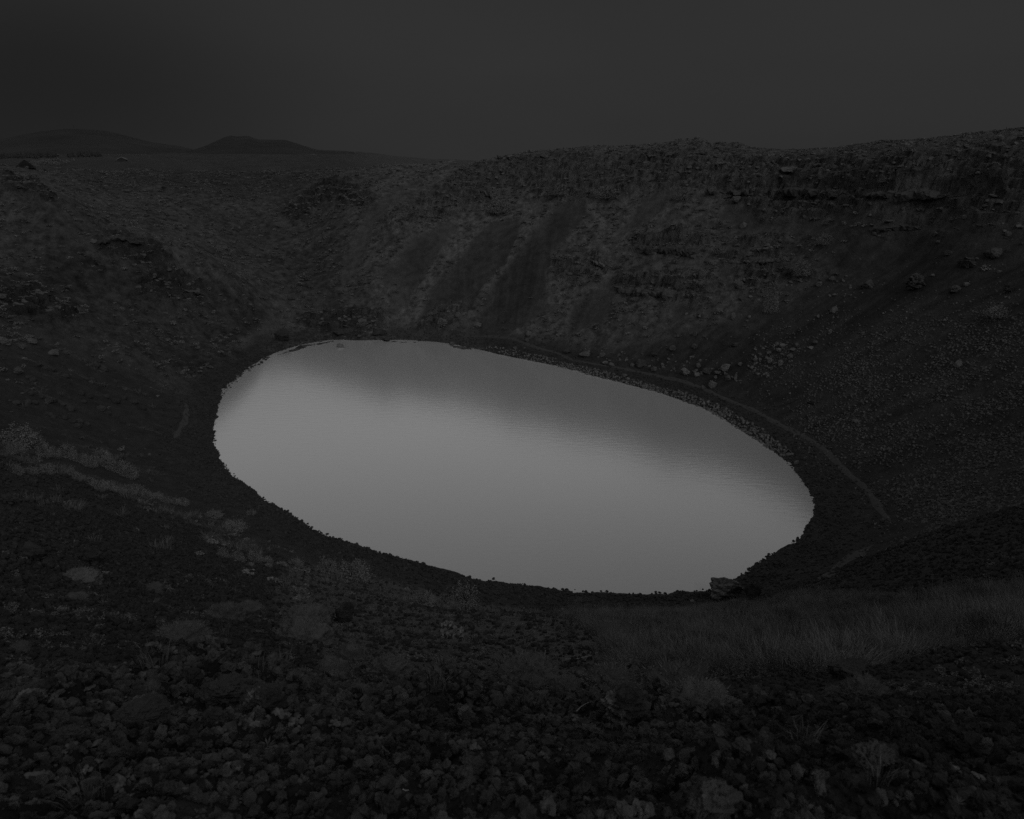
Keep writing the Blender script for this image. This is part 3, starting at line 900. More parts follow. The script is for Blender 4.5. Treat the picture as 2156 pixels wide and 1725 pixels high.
def scatter(name, label, xyz, scl, rot, coll, mat, lean=None):
    n = len(xyz)
    me_ = bpy.data.meshes.new(name)
    me_.vertices.add(n); me_.vertices.foreach_set("co", np.asarray(xyz, np.float32).ravel())
    a = me_.attributes.new("size", "FLOAT_VECTOR", "POINT"); a.data.foreach_set("vector", np.asarray(scl, np.float32).ravel())
    a = me_.attributes.new("turn", "FLOAT_VECTOR", "POINT"); a.data.foreach_set("vector", np.asarray(rot, np.float32).ravel())
    ob = bpy.data.objects.new(name, me_); COL.objects.link(ob)
    ob["kind"] = "stuff"; ob["label"] = label
    ng = bpy.data.node_groups.new(name, "GeometryNodeTree")
    ng.interface.new_socket("Geometry", in_out="INPUT", socket_type="NodeSocketGeometry")
    ng.interface.new_socket("Geometry", in_out="OUTPUT", socket_type="NodeSocketGeometry")
    N = ng.nodes; L = ng.links
    gi, go = N.new("NodeGroupInput"), N.new("NodeGroupOutput")
    ci = N.new("GeometryNodeCollectionInfo"); ci.inputs["Collection"].default_value = coll
    ci.inputs["Separate Children"].default_value = True; ci.inputs["Reset Children"].default_value = True
    ip = N.new("GeometryNodeInstanceOnPoints"); ip.inputs["Pick Instance"].default_value = True
    s = N.new("GeometryNodeInputNamedAttribute"); s.data_type = "FLOAT_VECTOR"; s.inputs["Name"].default_value = "size"
    t = N.new("GeometryNodeInputNamedAttribute"); t.data_type = "FLOAT_VECTOR"; t.inputs["Name"].default_value = "turn"
    L.new(gi.outputs[0], ip.inputs["Points"]); L.new(ci.outputs[0], ip.inputs["Instance"])
    L.new(s.outputs[0], ip.inputs["Scale"]); L.new(t.outputs[0], ip.inputs["Rotation"])
    L.new(ip.outputs[0], go.inputs[0])
    md = ob.modifiers.new("spread", "NODES"); md.node_group = ng
    return ob


def mk(name, vf, mat, smooth=False):
    me_ = pydata(name, vf[0], vf[1], smooth); me_.materials.append(mat); return me_


def pick(n, weight, dlo, dhi, alo=-46, ahi=46, power=1.0):
    """random plan points inside the view, kept with the given chance; power spreads them by distance"""
    d = dlo * (dhi / dlo) ** rng.random(n) if power == 0 else (dlo ** power + (dhi ** power - dlo ** power) * rng.random(n)) ** (1 / power)
    a = np.radians(rng.uniform(alo, ahi, n))
    x, y = d * np.sin(a), d * np.cos(a)
    keep = rng.random(n) < np.clip(look(weight, x, y), 0, 1)
    return x[keep], y[keep]


def rnd_rot(n, tilt=.3):
    return np.c_[rng.uniform(-tilt, tilt, n), rng.uniform(-tilt, tilt, n), rng.uniform(0, 6.283, n)]


def uni(n, lo, hi, flat=(1, 1), pw=1.0):
    s = lo + (hi - lo) * rng.random(n) ** pw
    return np.c_[s * rng.uniform(.75, 1.25, n), s * rng.uniform(.75, 1.25, n), s * rng.uniform(flat[0], flat[1], n)]


def join(a_, b_):
    k_ = len(a_[0])
    return np.concatenate([a_[0], b_[0]]), [tuple(q) for q in a_[1]] + [tuple(int(w_) + k_ for w_ in q) for q in b_[1]]


C_SCOR = protos("scoria_shape", [mk("scoria_shape", stone_verts(2, 60 + i, cuts=5 + i % 3, lump=.38, fine=.13, freq=1.9), M_SCORIA) for i in range(9)])
C_SCRD = protos("dark_scoria_shape", [mk("dark_scoria_shape", stone_verts(2, 60 + i, cuts=5 + i % 3, lump=.38, fine=.13, freq=1.9), M_GRAVEL) for i in range(9)])  # same scoria shapes, the lower right corner's shade put into their colour
C_GRAV = protos("gravel_shape", [mk("gravel_shape", stone_verts(1, 260 + i, cuts=5, lump=.36, fine=.1, freq=1.9), M_GRAVEL) for i in range(7)])
C_SHOR = protos("shore_shape", [mk("shore_shape", stone_verts(1, 80 + i, cuts=3, lump=.12, fine=.04), M_SHORE) for i in range(6)])
C_WET = protos("pale_shore_shape", [mk("pale_shore_shape", stone_verts(1, 90 + i, cuts=4), M_WET) for i in range(4)])
C_SCREE = protos("scree_shape", [mk("scree_shape", stone_verts(1, 100 + i, cuts=6), M_PALE) for i in range(6)])
C_RUB = protos("rubble_shape", [mk("rubble_shape", stone_verts(1, 110 + i, cuts=5), M_RUB) for i in range(6)])
C_BUSH = protos("heath_shape", [mk("heath_shape", leaf_cloud(120 + i, 150, .55, .5, .17), M_HEATH if i < 4 else M_DIM) for i in range(6)])
C_DIM = protos("low_heath_shape", [mk("low_heath_shape", leaf_cloud(130 + i, 110, .55, .35, .15), M_DIM) for i in range(4)])
C_TUFT = protos("tuft_shape", [mk("tuft_shape", blades(140 + i, 46, .16, .34, .010, 1.0), M_TUSS) for i in range(5)])
def crust(seed):
    r = np.random.default_rng(seed); V, Fc = [], []; n0 = 0
    for k_ in range(16):
        v, f = ICO[1]; sz = r.uniform(.10, .24)
        v = v * (1 + .3 * n3(v, 2.5, seed + k_))[:, None] * np.array([sz, sz, sz * r.uniform(.4, .9)])
        a_, q_ = r.uniform(0, 6.28), r.random() ** .7 * .45
        V.append(v + np.array([math.cos(a_) * q_, math.sin(a_) * q_, .16 * (1 - q_ * 2) + r.uniform(-.03, .05)])); Fc.append(f + n0); n0 += len(v)
    return np.concatenate(V), np.concatenate(Fc)


C_LICH = protos("lichen_shape", [mk("lichen_shape", crust(150 + i), M_LICH) for i in range(6)])
C_TWIG = protos("thicket_shape", [mk("thicket_shape", twigs(160 + i, 7, .5, 1.1, .008), M_TWIG) for i in range(4)])
C_THLF = protos("thicket_leaf_shape", [mk("thicket_leaf_shape", join(blades(170 + i, 150, .62, .62, .0045, .55), leaf_cloud(174 + i, 420, .62, .50, .021, up=.7, hollow=.05)), M_THICK) for i in range(4)])

one = np.ones_like(BASE)
dens = np.clip(.30 + 1.5 * fbm(GX, GY, 9, 4, gain=.6, seed=60), .03, 1)
# heath on the far slopes
veg = grass * dens * (off > 7)
x, y = pick(110000, veg, 110, 340, power=2)
n = len(x); s = uni(n, .35, 1.5, (.35, .7), 2.0)
scatter("heath", "low bushy heath covering the grassy crater slopes", np.c_[x, y, ground(x, y) - .05], s, rnd_rot(n), C_BUSH, M_LEAF)
crag_veg = rough * np.clip(.3 + fbm(GX, GY, 4, 3, seed=61), 0, 1) * (off > 7)
x, y = pick(40000, crag_veg, 100, 275, power=2)
n = len(x); s = uni(n, .3, 1.3, (.3, .6), 2.0)
scatter("moss_and_heath", "low heath and moss between the crags", np.c_[x, y, ground(x, y) - .05], s, rnd_rot(n), C_DIM, M_DIM)
x, y = pick(90000, rough * np.clip(.35 + 1.2 * fbm(GX, GY, 6, 3, seed=67), .05, 1) * (off > 3), 90, 275, power=2)
n = len(x); s = uni(n, .25, 1.5, (.35, .8), 3.0)
scatter("crag_stones", "broken lava blocks studding the crags", np.c_[x, y, ground(x, y) - s[:, 2] * .1], s, rnd_rot(n, .35), C_RUB, M_ROCK)
# plain beyond the lip: scattered dark scrub
pl = (D2 > 300) * np.clip(.2 + 1.2 * fbm(GX, GY, 60, 3, seed=62), 0, 1)
x, y = pick(5000, pl, 300, 1200, -37, 3, power=1)
n = len(x); s = uni(n, .8, 2.4, (.3, .5), 2.0)
scatter("plain_scrub", "dark scrub dotted over the far plain", np.c_[x, y, ground(x, y) - .05], s, rnd_rot(n), C_DIM, M_DIM)
# tufts streaking the loose left slope and the slope below the lip
left_near = (PX < 1500) * scree * (off > 9) * sstep(9, 13, D2)
tw = left_near * np.clip(moss_on_scree * 1.8 + .02, 0, 1)
x, y = pick(30000, tw, 10, 190, -37.5, 12, power=1.2)
n = len(x); s = uni(n, .5, 1.6, (.5, 1), 1.5) * np.clip(np.hypot(x, y) / 40, .5, 1.6)[:, None]
scatter("grass_tufts", "dry grass tufts streaking the dark slopes", np.c_[x, y, ground(x, y) - .02], s, rnd_rot(n, .2), C_TUFT, M_TUSS)
x, y = pick(16000, left_near * np.clip(moss_on_scree * 1.5 + .03, 0, 1) * sstep(20, 50, D2), 20, 200, -37.5, 5, power=1.4)
n = len(x); s = uni(n, .25, 1.1, (.35, .6), 2.2)
scatter("moss_cushions", "small moss and heath cushions on the dark slope", np.c_[x, y, ground(x, y) - .05], s, rnd_rot(n), C_BUSH, M_LEAF)
# stones of the beach
near_sh = (off > -.18) * (off < 9) * (1 - rough)
x, y = pick(330000, near_sh * np.clip(1.15 - off / 9, .25, 1), 60, 205, power=1.2)
n = len(x); s = uni(n, .09, .46, (.5, .9), 3.0)
scatter("shore_stones", "dark lava stones heaped along the waterline", np.c_[x, y, np.maximum(ground(x, y), -.10) + s[:, 2] * .12], s, rnd_rot(n, 1), C_SHOR, M_SHORE)
far_right = near_sh * (off < 2.5) * sstep(1000, 1120, PX) * (1 - sstep(1600, 1720, PX)) * (PY < 960)
x, y = pick(60000, far_right, 100, 190, -5, 25, power=1.2)
x, y = x[:1500], y[:1500]; n = len(x); s = uni(n, .2, .7, (.5, .9), 2.2)
scatter("pale_shore_stones", "paler wet stones at the far right waterline", np.c_[x, y, np.maximum(ground(x, y), -.05) + s[:, 2] * .3], s, rnd_rot(n, 1), C_WET, M_WET)
# small debris on the screes and rubble
deb = scree * (1 - beach) * np.clip(.10 + .7 * fbm(GX, GY, 11, 3, seed=63) + 1.1 * fine, .02, 1) * (PX > 640) * (D2 > 80)
x, y = pick(50000, deb, 90, 260, -15, 44, power=1.6)
n = len(x); s = uni(n, .08, .45, (.5, .9), 5.0)
scatter("scree_debris", "small pale stones scattered down the screes", np.c_[x, y, ground(x, y) + s[:, 2] * .1], s, rnd_rot(n, 1), C_SCREE, M_PALE)
x, y = pick(300000, rub * np.clip(.5 + 1.6 * fbm(GX, GY, 9, 4, gain=.6, seed=68), .03, 1), 60, 190, 5, 44, power=1.4)
n = len(x); s = uni(n, .1, .46, (.4, .8), 3.0)
scatter("rubble", "rough grey rubble covering the right slope", np.c_[x, y, ground(x, y) + s[:, 2] * .15], s, rnd_rot(n, 1), C_RUB, M_ROCK)
# clinker under the camera and down the near slope
lipw = np.clip(1 - .0 * D2, 0, 1)
x, y = pick(64000, lipw, 1.15, 7.5, -52, 52, power=1.25)
n = len(x); d = np.hypot(x, y); s = uni(n, .008, .058, (.6, 1), 3.0) * np.clip(d / 2.6, .85, 1.6)[:, None]
z = ground(x, y)
zz = z + s[:, 2] * rng.uniform(-.3, .75, n); rr5 = rnd_rot(n, 3); rt = look(PX, x, y) + rng.normal(size=n) * 160 > 1560
scatter("clinker", "loose clinker on the lip at the viewer's feet", np.c_[x, y, zz][~rt], s[~rt], rr5[~rt], C_SCOR, M_SCORIA)
scatter("dark_clinker", "loose clinker at the lower right of the lip, corner shade in its colour", np.c_[x, y, zz][rt], s[rt], rr5[rt], C_SCRD, M_GRAVEL)
midw = scree * (off > 6) * sstep(5, 8, D2) * (1 - thick) * (1 - .75 * paleg)
x, y = pick(90000, midw * .9, 6, 70, -48, 48, power=.8)
n = len(x); d = np.hypot(x, y); s = uni(n, .02, .11, (.5, .9), 2.0) * np.clip(d / 9, .8, 3.2)[:, None]
scatter("scoria_gravel", "dark scoria gravel covering the near slope", np.c_[x, y, ground(x, y) + s[:, 2] * .2], s, rnd_rot(n, 3), C_GRAV, M_GRAVEL)
# pale lichen and moss on the near clinker
lw_ = np.clip(fbm(GX, GY, .7, 4, gain=.7, seed=64) * 2.0 - .22 + .42 * (1 - sstep(650, 950, PX)), 0, 1)
x, y = pick(26000, lw_ * sstep(1.4, 2, D2), 1.4, 8, -40, 40, power=1.2)
n = len(x); d = np.hypot(x, y); s = uni(n, .010, .062, (.3, .8), 2.2) * np.clip(d / 3, .7, 1.6)[:, None]
scatter("lichen", "pale crusty lichen on the near clinker", np.c_[x, y, ground(x, y) + .01], s, rnd_rot(n, .4), C_LICH, M_LICH)
lw2 = np.clip(fbm(GX, GY, 3, 3, seed=65) * 1.8 + .05, 0, 1) * scree * (1 - thick)
x, y = pick(16000, lw2, 7, 40, -40, 40, power=.9)
n = len(x); d = np.hypot(x, y); s = uni(n, .06, .26, (.4, .8), 2.2) * np.clip(d / 12, .7, 1.8)[:, None]
scatter("moss_and_lichen", "patches of moss and lichen on the near slope", np.c_[x, y, ground(x, y)], s, rnd_rot(n, .3), C_DIM, M_DIM)
# the thicket below the lip on the right
x, y = pick(24000, thick * np.clip(.55 + .8 * fbm(GX, GY, 3, 2, seed=66), .1, 1), 9, 70, -2, 40, power=.9)
x, y = x[:8500], y[:8500]; n = len(x); hv = np.clip(1 + .9 * look(fbm(GX, GY, 2.2, 3, seed=69), x, y), .45, 1.7)
s = uni(n, .4, .95, (.7, 1.0)) * np.c_[hv ** .4, hv ** .4, hv * .62]
scatter("birch_thicket_leaves", "knee high birch and willow scrub in a thicket below the lip", np.c_[x, y, ground(x, y)], s, rnd_rot(n, .15), C_THLF, M_LEAF)
x, y = x[::9], y[::9]; n = len(x); s = uni(n, .4, .9, (.7, 1.0))
scatter("birch_thicket_twigs", "dark bare twigs standing out of the birch thicket", np.c_[x, y, ground(x, y)], s, rnd_rot(n, .2), C_TWIG, M_TWIG)

# ------------------------------------------------------------------ hills on the skyline
def hill(name, outline, dist_, depth, label, seed):
    """a ridge whose crest stands where the skyline is; the flanks run down to the plain in front and behind"""
    xs = np.array([q[0] for q in outline], float); ys = np.array([q[1] for q in outline], float)
    U = np.linspace(xs[0], xs[-1], 140); crest = np.interp(U, xs, ys)
    ker = np.array([1, 2, 3, 2, 1.]); crest = np.convolve(np.pad(crest, 2, mode="edge"), ker / ker.sum(), "valid")
    top = at_d(U, crest, np.full(140, dist_))
    foot_ = np.array([look(Zr, p[0], p[1]) for p in top]) - 4
    h_ = np.maximum(top[:, 2] - foot_, 0)
    V = np.linspace(-1, 1, 61)[:, None]
    hor = np.stack([top[:, 0], top[:, 1]], -1) / dist_
    r = dist_ + V * depth
    Xh, Yh = r * hor[None, :, 0], r * hor[None, :, 1]
    prof = (1 - np.abs(V)) ** 1.25
    gul = 1 + .22 * fbm(Xh, Yh, 420, 4, seed=seed, ridged=True) * (1 - prof) * prof * 3
    gz = look(Zr, Xh, Yh) - 6
    Zh = gz + (h_[None] + foot_[None] - gz[30:31]) * prof * gul
    Zh = np.where(prof > .999, top[None, :, 2], Zh)
    me_ = mesh_grid(name, Xh, Yh, Zh)
    return add_obj(name, me_, M_HILL, kind="structure", label=label)


M_HILL, nt, b = new_mat("hill_side")
v = mrange(nt, tex_noise(nt, .004, 6, .6), .35, .65, .016, .026)
grey(nt, b, v)
hill("hill", [(-260,322),(-120,305),(0,294),(70,279),(130,271.5),(175,272),(224,276),(263,285),(315,299),(385,309),(430,321)], 3300, 700, "broad dark hill on the far left skyline, mast on its top", 300)
hill("hill.001", [(390,321),(431,308),(466,292),(485,285),(497,288),(522,286),(543,294),(602,295),(630,304),(665,315),(745,321)], 2900, 450, "flat topped dark hill with a notch, on the skyline right of the broader hill", 310)


# ------------------------------------------------------------------ helpers for single things
def tag(ob, label, cat, group=None):
    ob["label"] = label; ob["category"] = cat
    if group:
        ob["group"] = group
    return ob


def empty(name, loc):
    e = bpy.data.objects.new(name, None); COL.objects.link(e); e.location = loc; e.empty_display_size = .3
    return e


def px_size(p):
    """metres per unit of the photograph's frame at a point"""
    return (p[1] * CP - (p[2] - EYE) * SP) / F


def place_stone(name, X, Y, w, h, label, mat, cat="boulder", group=None, seed=0, sub=3, deep=None, sink=.18, kind="block", dmin=.5, rot=None):
    """a stone whose foot rests where its foot is in the photograph; w and h in units of the photograph's frame"""
    p = hit(X, Y + h * .42, dmin)
    s = px_size(p); W, Hh = w * s, h * s * 1.08
    Dp = deep * s if deep else W * .8
    v, f = (stone_verts(sub, seed, (W, Dp, Hh), cuts=9, lump=.22, fine=.10) if kind == "block" else clinker_verts(4, seed, (W, Dp, Hh)) if math.hypot(p[0], p[1]) < 9 else stone_verts(max(sub, 3), seed, (W, Dp, Hh), cuts=6, lump=.34, fine=.17, freq=1.5))
    a = rot if rot is not None else random.uniform(-.35, .35)
    c, s_ = math.cos(a), math.sin(a)
    v = np.c_[v[:, 0] * c - v[:, 1] * s_, v[:, 0] * s_ + v[:, 1] * c, v[:, 2] + Hh * (.5 - sink)]
    me_ = pydata(name, v, f, False); me_.materials.append(mat)
    ob = bpy.data.objects.new(name, me_); COL.objects.link(ob); ob.location = tuple(p)
    tag(ob, label, cat, group)
    return ob


ST = [  # x, y, width, height, material, shape, label
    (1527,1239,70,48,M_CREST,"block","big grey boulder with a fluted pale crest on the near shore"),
    (1581,1244,38,46,M_DARK,"clinker","dark jagged boulder leaning on the right of the fluted shore boulder"),
    (1546,1266,18,8,M_PALE,"block","small pale stone at the foot of the fluted shore boulder"),
    (1457,1265,9,5,M_PALE,"block","tiny pale stone on the dark beach left of the fluted boulder"),
    (1456,1277,12,8,M_DARK,"block","black lump of lava just below the tiny pale stone on the beach"),
    (1635,1186,15,10,M_DARK,"block","rounded dark stone standing up from the waterline at the right end of the lake"),
    (595,708,35,18,M_DARK,"block","long flat topped dark boulder above the far left shore"),
    (718,727,18,9,M_WET,"block","pale stone half under the water by the far shore"),
    (814,713,23,11,M_DARK,"block","dark rounded rock at the waterline right of the far ledges"),
    (714,699,28,12,M_DARK,"block","low dark rock left of the far shore ledges"),
    (795,700,34,11,M_DARK,"block","flat layered ledge rock above the far waterline"),
    (762,679,28,17,M_ROCK,"clinker","craggy outcrop boulder above the far shore ledges"),
    (931,677,24,19,M_ROCK,"clinker","round knobbly boulder in the grassy tongue above the far shore"),
    (964,662,13,12,M_ROCK,"block","small rounded boulder up and right of the knobbly boulder"),
    (1006,684,15,10,M_PALE,"block","pale split stone on the dark scree near the far path"),
    (952,723,13,7,M_WET,"block","smooth pale stone lying alone by the far waterline"),
    (644,714,9,6,M_DARK,"block","small dark stone between the flat dark boulder and the water"),
    (1113,701,13,12,M_PALE,"block","pale stone with a broken face beside the bend of the far path"),
    (1109,716,9,7,M_PALE,"block","stone touching the bend of the far path"),
    (1084,733,11,8,M_ROCK,"block","pair like stone on the beach below the bend of the path"),
    (1105,733,6,5,M_PALE,"block","small round pale stone on the beach below the bend of the path"),
    (1194,739,17,10,M_DARK,"block","dark slab tilted over the far path"),
    (1232,745,28,9,M_ROCK,"block","long low stone above the far path"),
    (1269,747,13,11,M_ROCK,"block","upright grey stone above the long low stone by the path"),
    (1274,763,12,8,M_PALE,"block","pale flat stone just above the far path"),
    (1287,767,16,9,M_ROCK,"block","tilted grey stone at the edge of the far path"),
    (1331,768,10,10,M_PALE,"block","pale block left of the big dark boulder by the path"),
    (1350,764,24,15,M_DARK,"block","big dark boulder with a shadowed foot above the path"),
    (1376,777,13,13,M_ROCK,"block","upright stone right of the big dark boulder by the path"),
    (1378,747,14,9,M_DARK,"block","dark stone upslope from the big dark boulder by the path"),
    (1417,732,18,11,M_ROCK,"block","rough stone high on the scree above the two leaning blocks"),
    (1442,782,19,16,M_PALE,"block","square pale block tilted on the upper edge of the path"),
    (1463,703,12,13,M_PALE,"block","rounded pale boulder alone on the mid scree"),
    (1463,728,13,11,M_ROCK,"block","hunched grey boulder below the rounded pale boulder"),
    (1471,768,11,10,M_ROCK,"block","grey stone right of the square pale block"),
    (1467,789,11,11,M_ROCK,"block","broken stone below and right of the square pale block"),
    (1480,815,10,9,M_PALE,"block","pale stone touching the path right of the square block"),
    (1315,791,14,9,M_ROCK,"block","rough stone on the beach between path and water"),
    (1500,808,20,15,M_PALE,"block","large pale slab with flat top at the edge of the path"),
    (1526,771,23,14,M_ROCK,"block","broad slanting slab above the pale flat topped slab"),
    (1489,780,22,12,M_DARK,"block","dark wedge shaped boulder between the two pale blocks"),
    (1533,795,13,14,M_PALE,"block","rounded pale boulder left of the standing stone"),
    (1548,793,7,16,M_PALE,"block","narrow standing stone right of the rounded pale boulder"),
    (1621,759,11,13,M_PALE,"block","oval pale boulder in the tongue of fallen blocks"),
    (1643,764,11,11,M_PALE,"block","round pale boulder right of the oval one in the tongue of blocks"),
    (1640,737,14,9,M_PALE,"block","flat pale block at the upper middle of the tongue of blocks"),
    (1647,727,13,9,M_PALE,"block","slanting pale block above the flat one in the tongue of blocks"),
    (1679,727,12,10,M_PALE,"block","wedge of pale stone at the upper right of the tongue of blocks"),
    (1669,735,14,8,M_PALE,"block","pale slab lying under the wedge in the tongue of blocks"),
    (1717,720,12,10,M_ROCK,"block","pitted grey stone at the top end of the tongue of blocks"),
    (1619,742,11,7,M_PALE,"block","pale stone left of the flat block in the tongue of blocks"),
    (1663,748,13,9,M_ROCK,"block","grey stone at the right edge of the tongue of blocks"),
    (1590,757,12,9,M_ROCK,"block","grey stone at the left edge of the tongue of blocks"),
    (1558,766,11,9,M_ROCK,"block","lone grey stone between the broad slab and the tongue of blocks"),
    (1560,629,13,10,M_PALE,"block","blunt pale block under the cracked outcrop on the right wall"),
    (1477,597,14,14,M_ROCK,"block","smooth grey block stuck in the lower crag left of the cracked outcrop"),
    (1555,597,22,20,M_ROCK,"block","cracked angular outcrop with an overhanging cap on the right wall"),
    (1543,665,11,18,M_ROCK,"block","tall pointed stone leaning on the scree below the cracked outcrop"),
    (1496,628,10,9,M_ROCK,"block","pointed stone left of the blunt pale block"),
    (1755,651,16,13,M_PALE,"block","long pale splinter of rock high on the dark scree"),
    (1723,666,10,8,M_PALE,"block","pale stone left of the long splinter on the dark scree"),
    (1547,724,20,9,M_DARK,"block","dark ledge with a shadowed lip in the middle of the scree"),
    (1471,767,9,8,M_PALE,"block","pale chip of stone beside the dark wedge shaped boulder"),
    (1511,785,16,8,M_ROCK,"block","low grey stone under the broad slanting slab"),
    (1724,598,15,11,M_ROCK,"clinker","hollow ring shaped clump of stone at the left edge of the dark scree"),
    (1750,586,15,11,M_ROCK,"block","grey stone up and right of the ring shaped clump"),
    (1473,665,8,7,M_PALE,"block","small pale stone on the scree above the rounded pale boulder"),
    (1928,593,49,34,M_MID,"clinker","largest boulder on the dark right slope, wedge shaped with pitted face"),
    (2035,553,36,26,M_MID,"clinker","furrowed mossy boulder up and right of the largest slope boulder"),
    (2091,534,34,23,M_MID,"clinker","angular boulder with a long shadowed ledge near the right edge"),
    (1824,597,30,20,M_MID,"clinker","flat crumbling boulder left of the largest slope boulder"),
    (2010,608,28,17,M_MID,"clinker","low boulder with a tail of stones below the furrowed boulder"),
    (2119,608,26,22,M_DARK,"clinker","dim half buried boulder near the right edge below the others"),
    (2015,766,21,19,M_ROCK,"block","pale veined boulder alone on the lower right slope"),
    (1995,531,24,11,M_MID,"clinker","small ragged rock left of the furrowed boulder"),
    (2034,599,13,9,M_ROCK,"block","stone at the upper end of the low boulder's tail"),
    (1963,579,9,6,M_PALE,"block","small stone just right of the largest slope boulder"),
    (1988,674,10,5,M_PALE,"block","flat stone on the dark scree below the low boulder"),
    (2104,572,9,6,M_PALE,"block","small pale stone under the angular boulder"),
    (2057,545,8,6,M_ROCK,"block","small stone touching the right of the furrowed boulder"),
    (2120,1012,14,10,M_ROCK,"block","pale cracked stone alone on the low dark slope at right"),
    (1800,887,14,10,M_ROCK,"block","stone block at the edge of the path under the rubble"),
    (1709,846,18,9,M_DARK,"block","dark stone pair just above the path at the right"),
    (1677,973,11,10,M_ROCK,"block","rounded stone at the right hand waterline"),
    (1816,1168,16,12,M_ROCK,"block","pitted stone beside the lower stretch of path"),
    (1550,419,22,14,M_ROCK,"block","smooth round rock under the right hand rock bench"),
    (1564,474,16,14,M_ROCK,"block","rounded block sitting on the dark slope below the rock bench"),
    (1663,357,36,13,M_ROCK,"clinker","knobbly outcrop in the gravel hollow of the right rim"),
    (1117,319,11,9,M_ROCK,"block","tall boulder on the crest of the far rim"),
    (1100,329,13,14,M_ROCK,"block","round boulder below the tall one on the far rim crest"),
    (1053,331,14,10,M_ROCK,"block","left boulder of the cluster on the far rim crest"),
    (1075,331,18,11,M_ROCK,"block","wide boulder in the middle of the cluster on the far rim crest"),
    (1145,328,20,11,M_ROCK,"block","low boulder right of the tall one on the far rim crest"),
    (40,780,19,19,M_ROCK,"clinker","knobbly upright boulder on the left slope near the picture edge"),
    (114,741,24,15,M_PALE,"block","pale tilted slab on the left slope"),
    (69,718,22,13,M_ROCK,"clinker","crumbling boulder above the knobbly upright boulder"),
    (48,729,15,12,M_ROCK,"clinker","smaller boulder left of the crumbling one"),
    (10,716,24,20,M_ROCK,"clinker","cracked rock cut by the left picture edge"),
    (565,1156,10,12,M_PALE,"block","standing pale stone on the slope above the left beach"),
    (260,941,9,6,M_PALE,"block","small pale domed stone on the bare left slope"),
    (315,957,10,6,M_PALE,"block","pale stone down and right of the domed one on the bare slope"),
    (75,1160,44,42,M_DARK,"clinker","dark mossy crag on the near left slope"),
    (105,1185,28,22,M_DARK,"clinker","smaller dark rock at the right foot of the mossy crag"),
    (205,1172,48,36,M_DARK,"clinker","dark broken rock right of the mossy crag"),
    (20,1050,34,22,M_DARK,"clinker","lumpy dark rock at the left picture edge below the willow strip"),
    (728,1290,40,58,M_DARK,"clinker","dark rock standing like a stump above the grassy mounds"),
    (1781,1404,80,40,M_DARK,"clinker","dark rock with a moss skirt at the lower edge of the thicket"),
    (1895,1506,46,24,M_LICHEN,"clinker","light lichen covered rock on the near right slope"),
    (1836,1588,96,52,M_LICHEN,"clinker","broad rock with a lichen rim on the near right slope"),
    (1227,1583,52,22,M_LICHEN,"clinker","clinker lump with a curved pale lichen rim in the near gravel"),
    (1499,1676,130,80,M_LICHEN,"clinker","largest lump of lichened lava at the bottom right of the gravel"),
    (1310,1480,120,90,M_LICHEN,"clinker","stump like clinker lump with a pale top on the lip of the gravel"),
    (452,1508,58,52,M_LICHEN,"clinker","pale lichened knob of lava in the left lava heap"),
    (480,1455,120,60,M_DARK,"clinker","dark overhanging lava at the top of the left lava heap"),
    (405,1425,60,40,M_DARK,"clinker","dark lava shoulder left of the overhanging lava"),
    (560,1470,100,70,M_LICHEN,"clinker","rounded lava mass at the right end of the left lava heap"),
    (300,1500,130,46,M_LICHEN,"clinker","lava ridge crested with pale lichen left of the heap"),
    (150,1545,70,44,M_LICHEN,"clinker","lichen speckled lump below the crested lava ridge"),
    (70,1470,70,44,M_LICHEN,"clinker","lichened rock near the left picture edge above the clinker"),
    (1009,1573,12,12,M_PALE,"block","small bright stone in the middle of the near gravel"),
    (1640,1569,15,9,M_PALE,"block","bright flat stone on the crest of the near gravel"),
    (1150,1678,46,30,M_DARK,"clinker","dark hollow lump of clinker low in the near gravel"),
    (1000,1610,60,34,M_SCORIA,"clinker","rounded scoria lump under the small bright stone"),
]
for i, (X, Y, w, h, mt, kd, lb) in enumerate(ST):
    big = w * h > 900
    place_stone("boulder" if w > 8 else "stone", X, Y, w, h, lb, mt, "boulder" if w > 12 else "stone", seed=400 + i, sub=4 if big else 3 if w > 14 else 2, kind=kd, sink=.12 if h > 20 else .2)

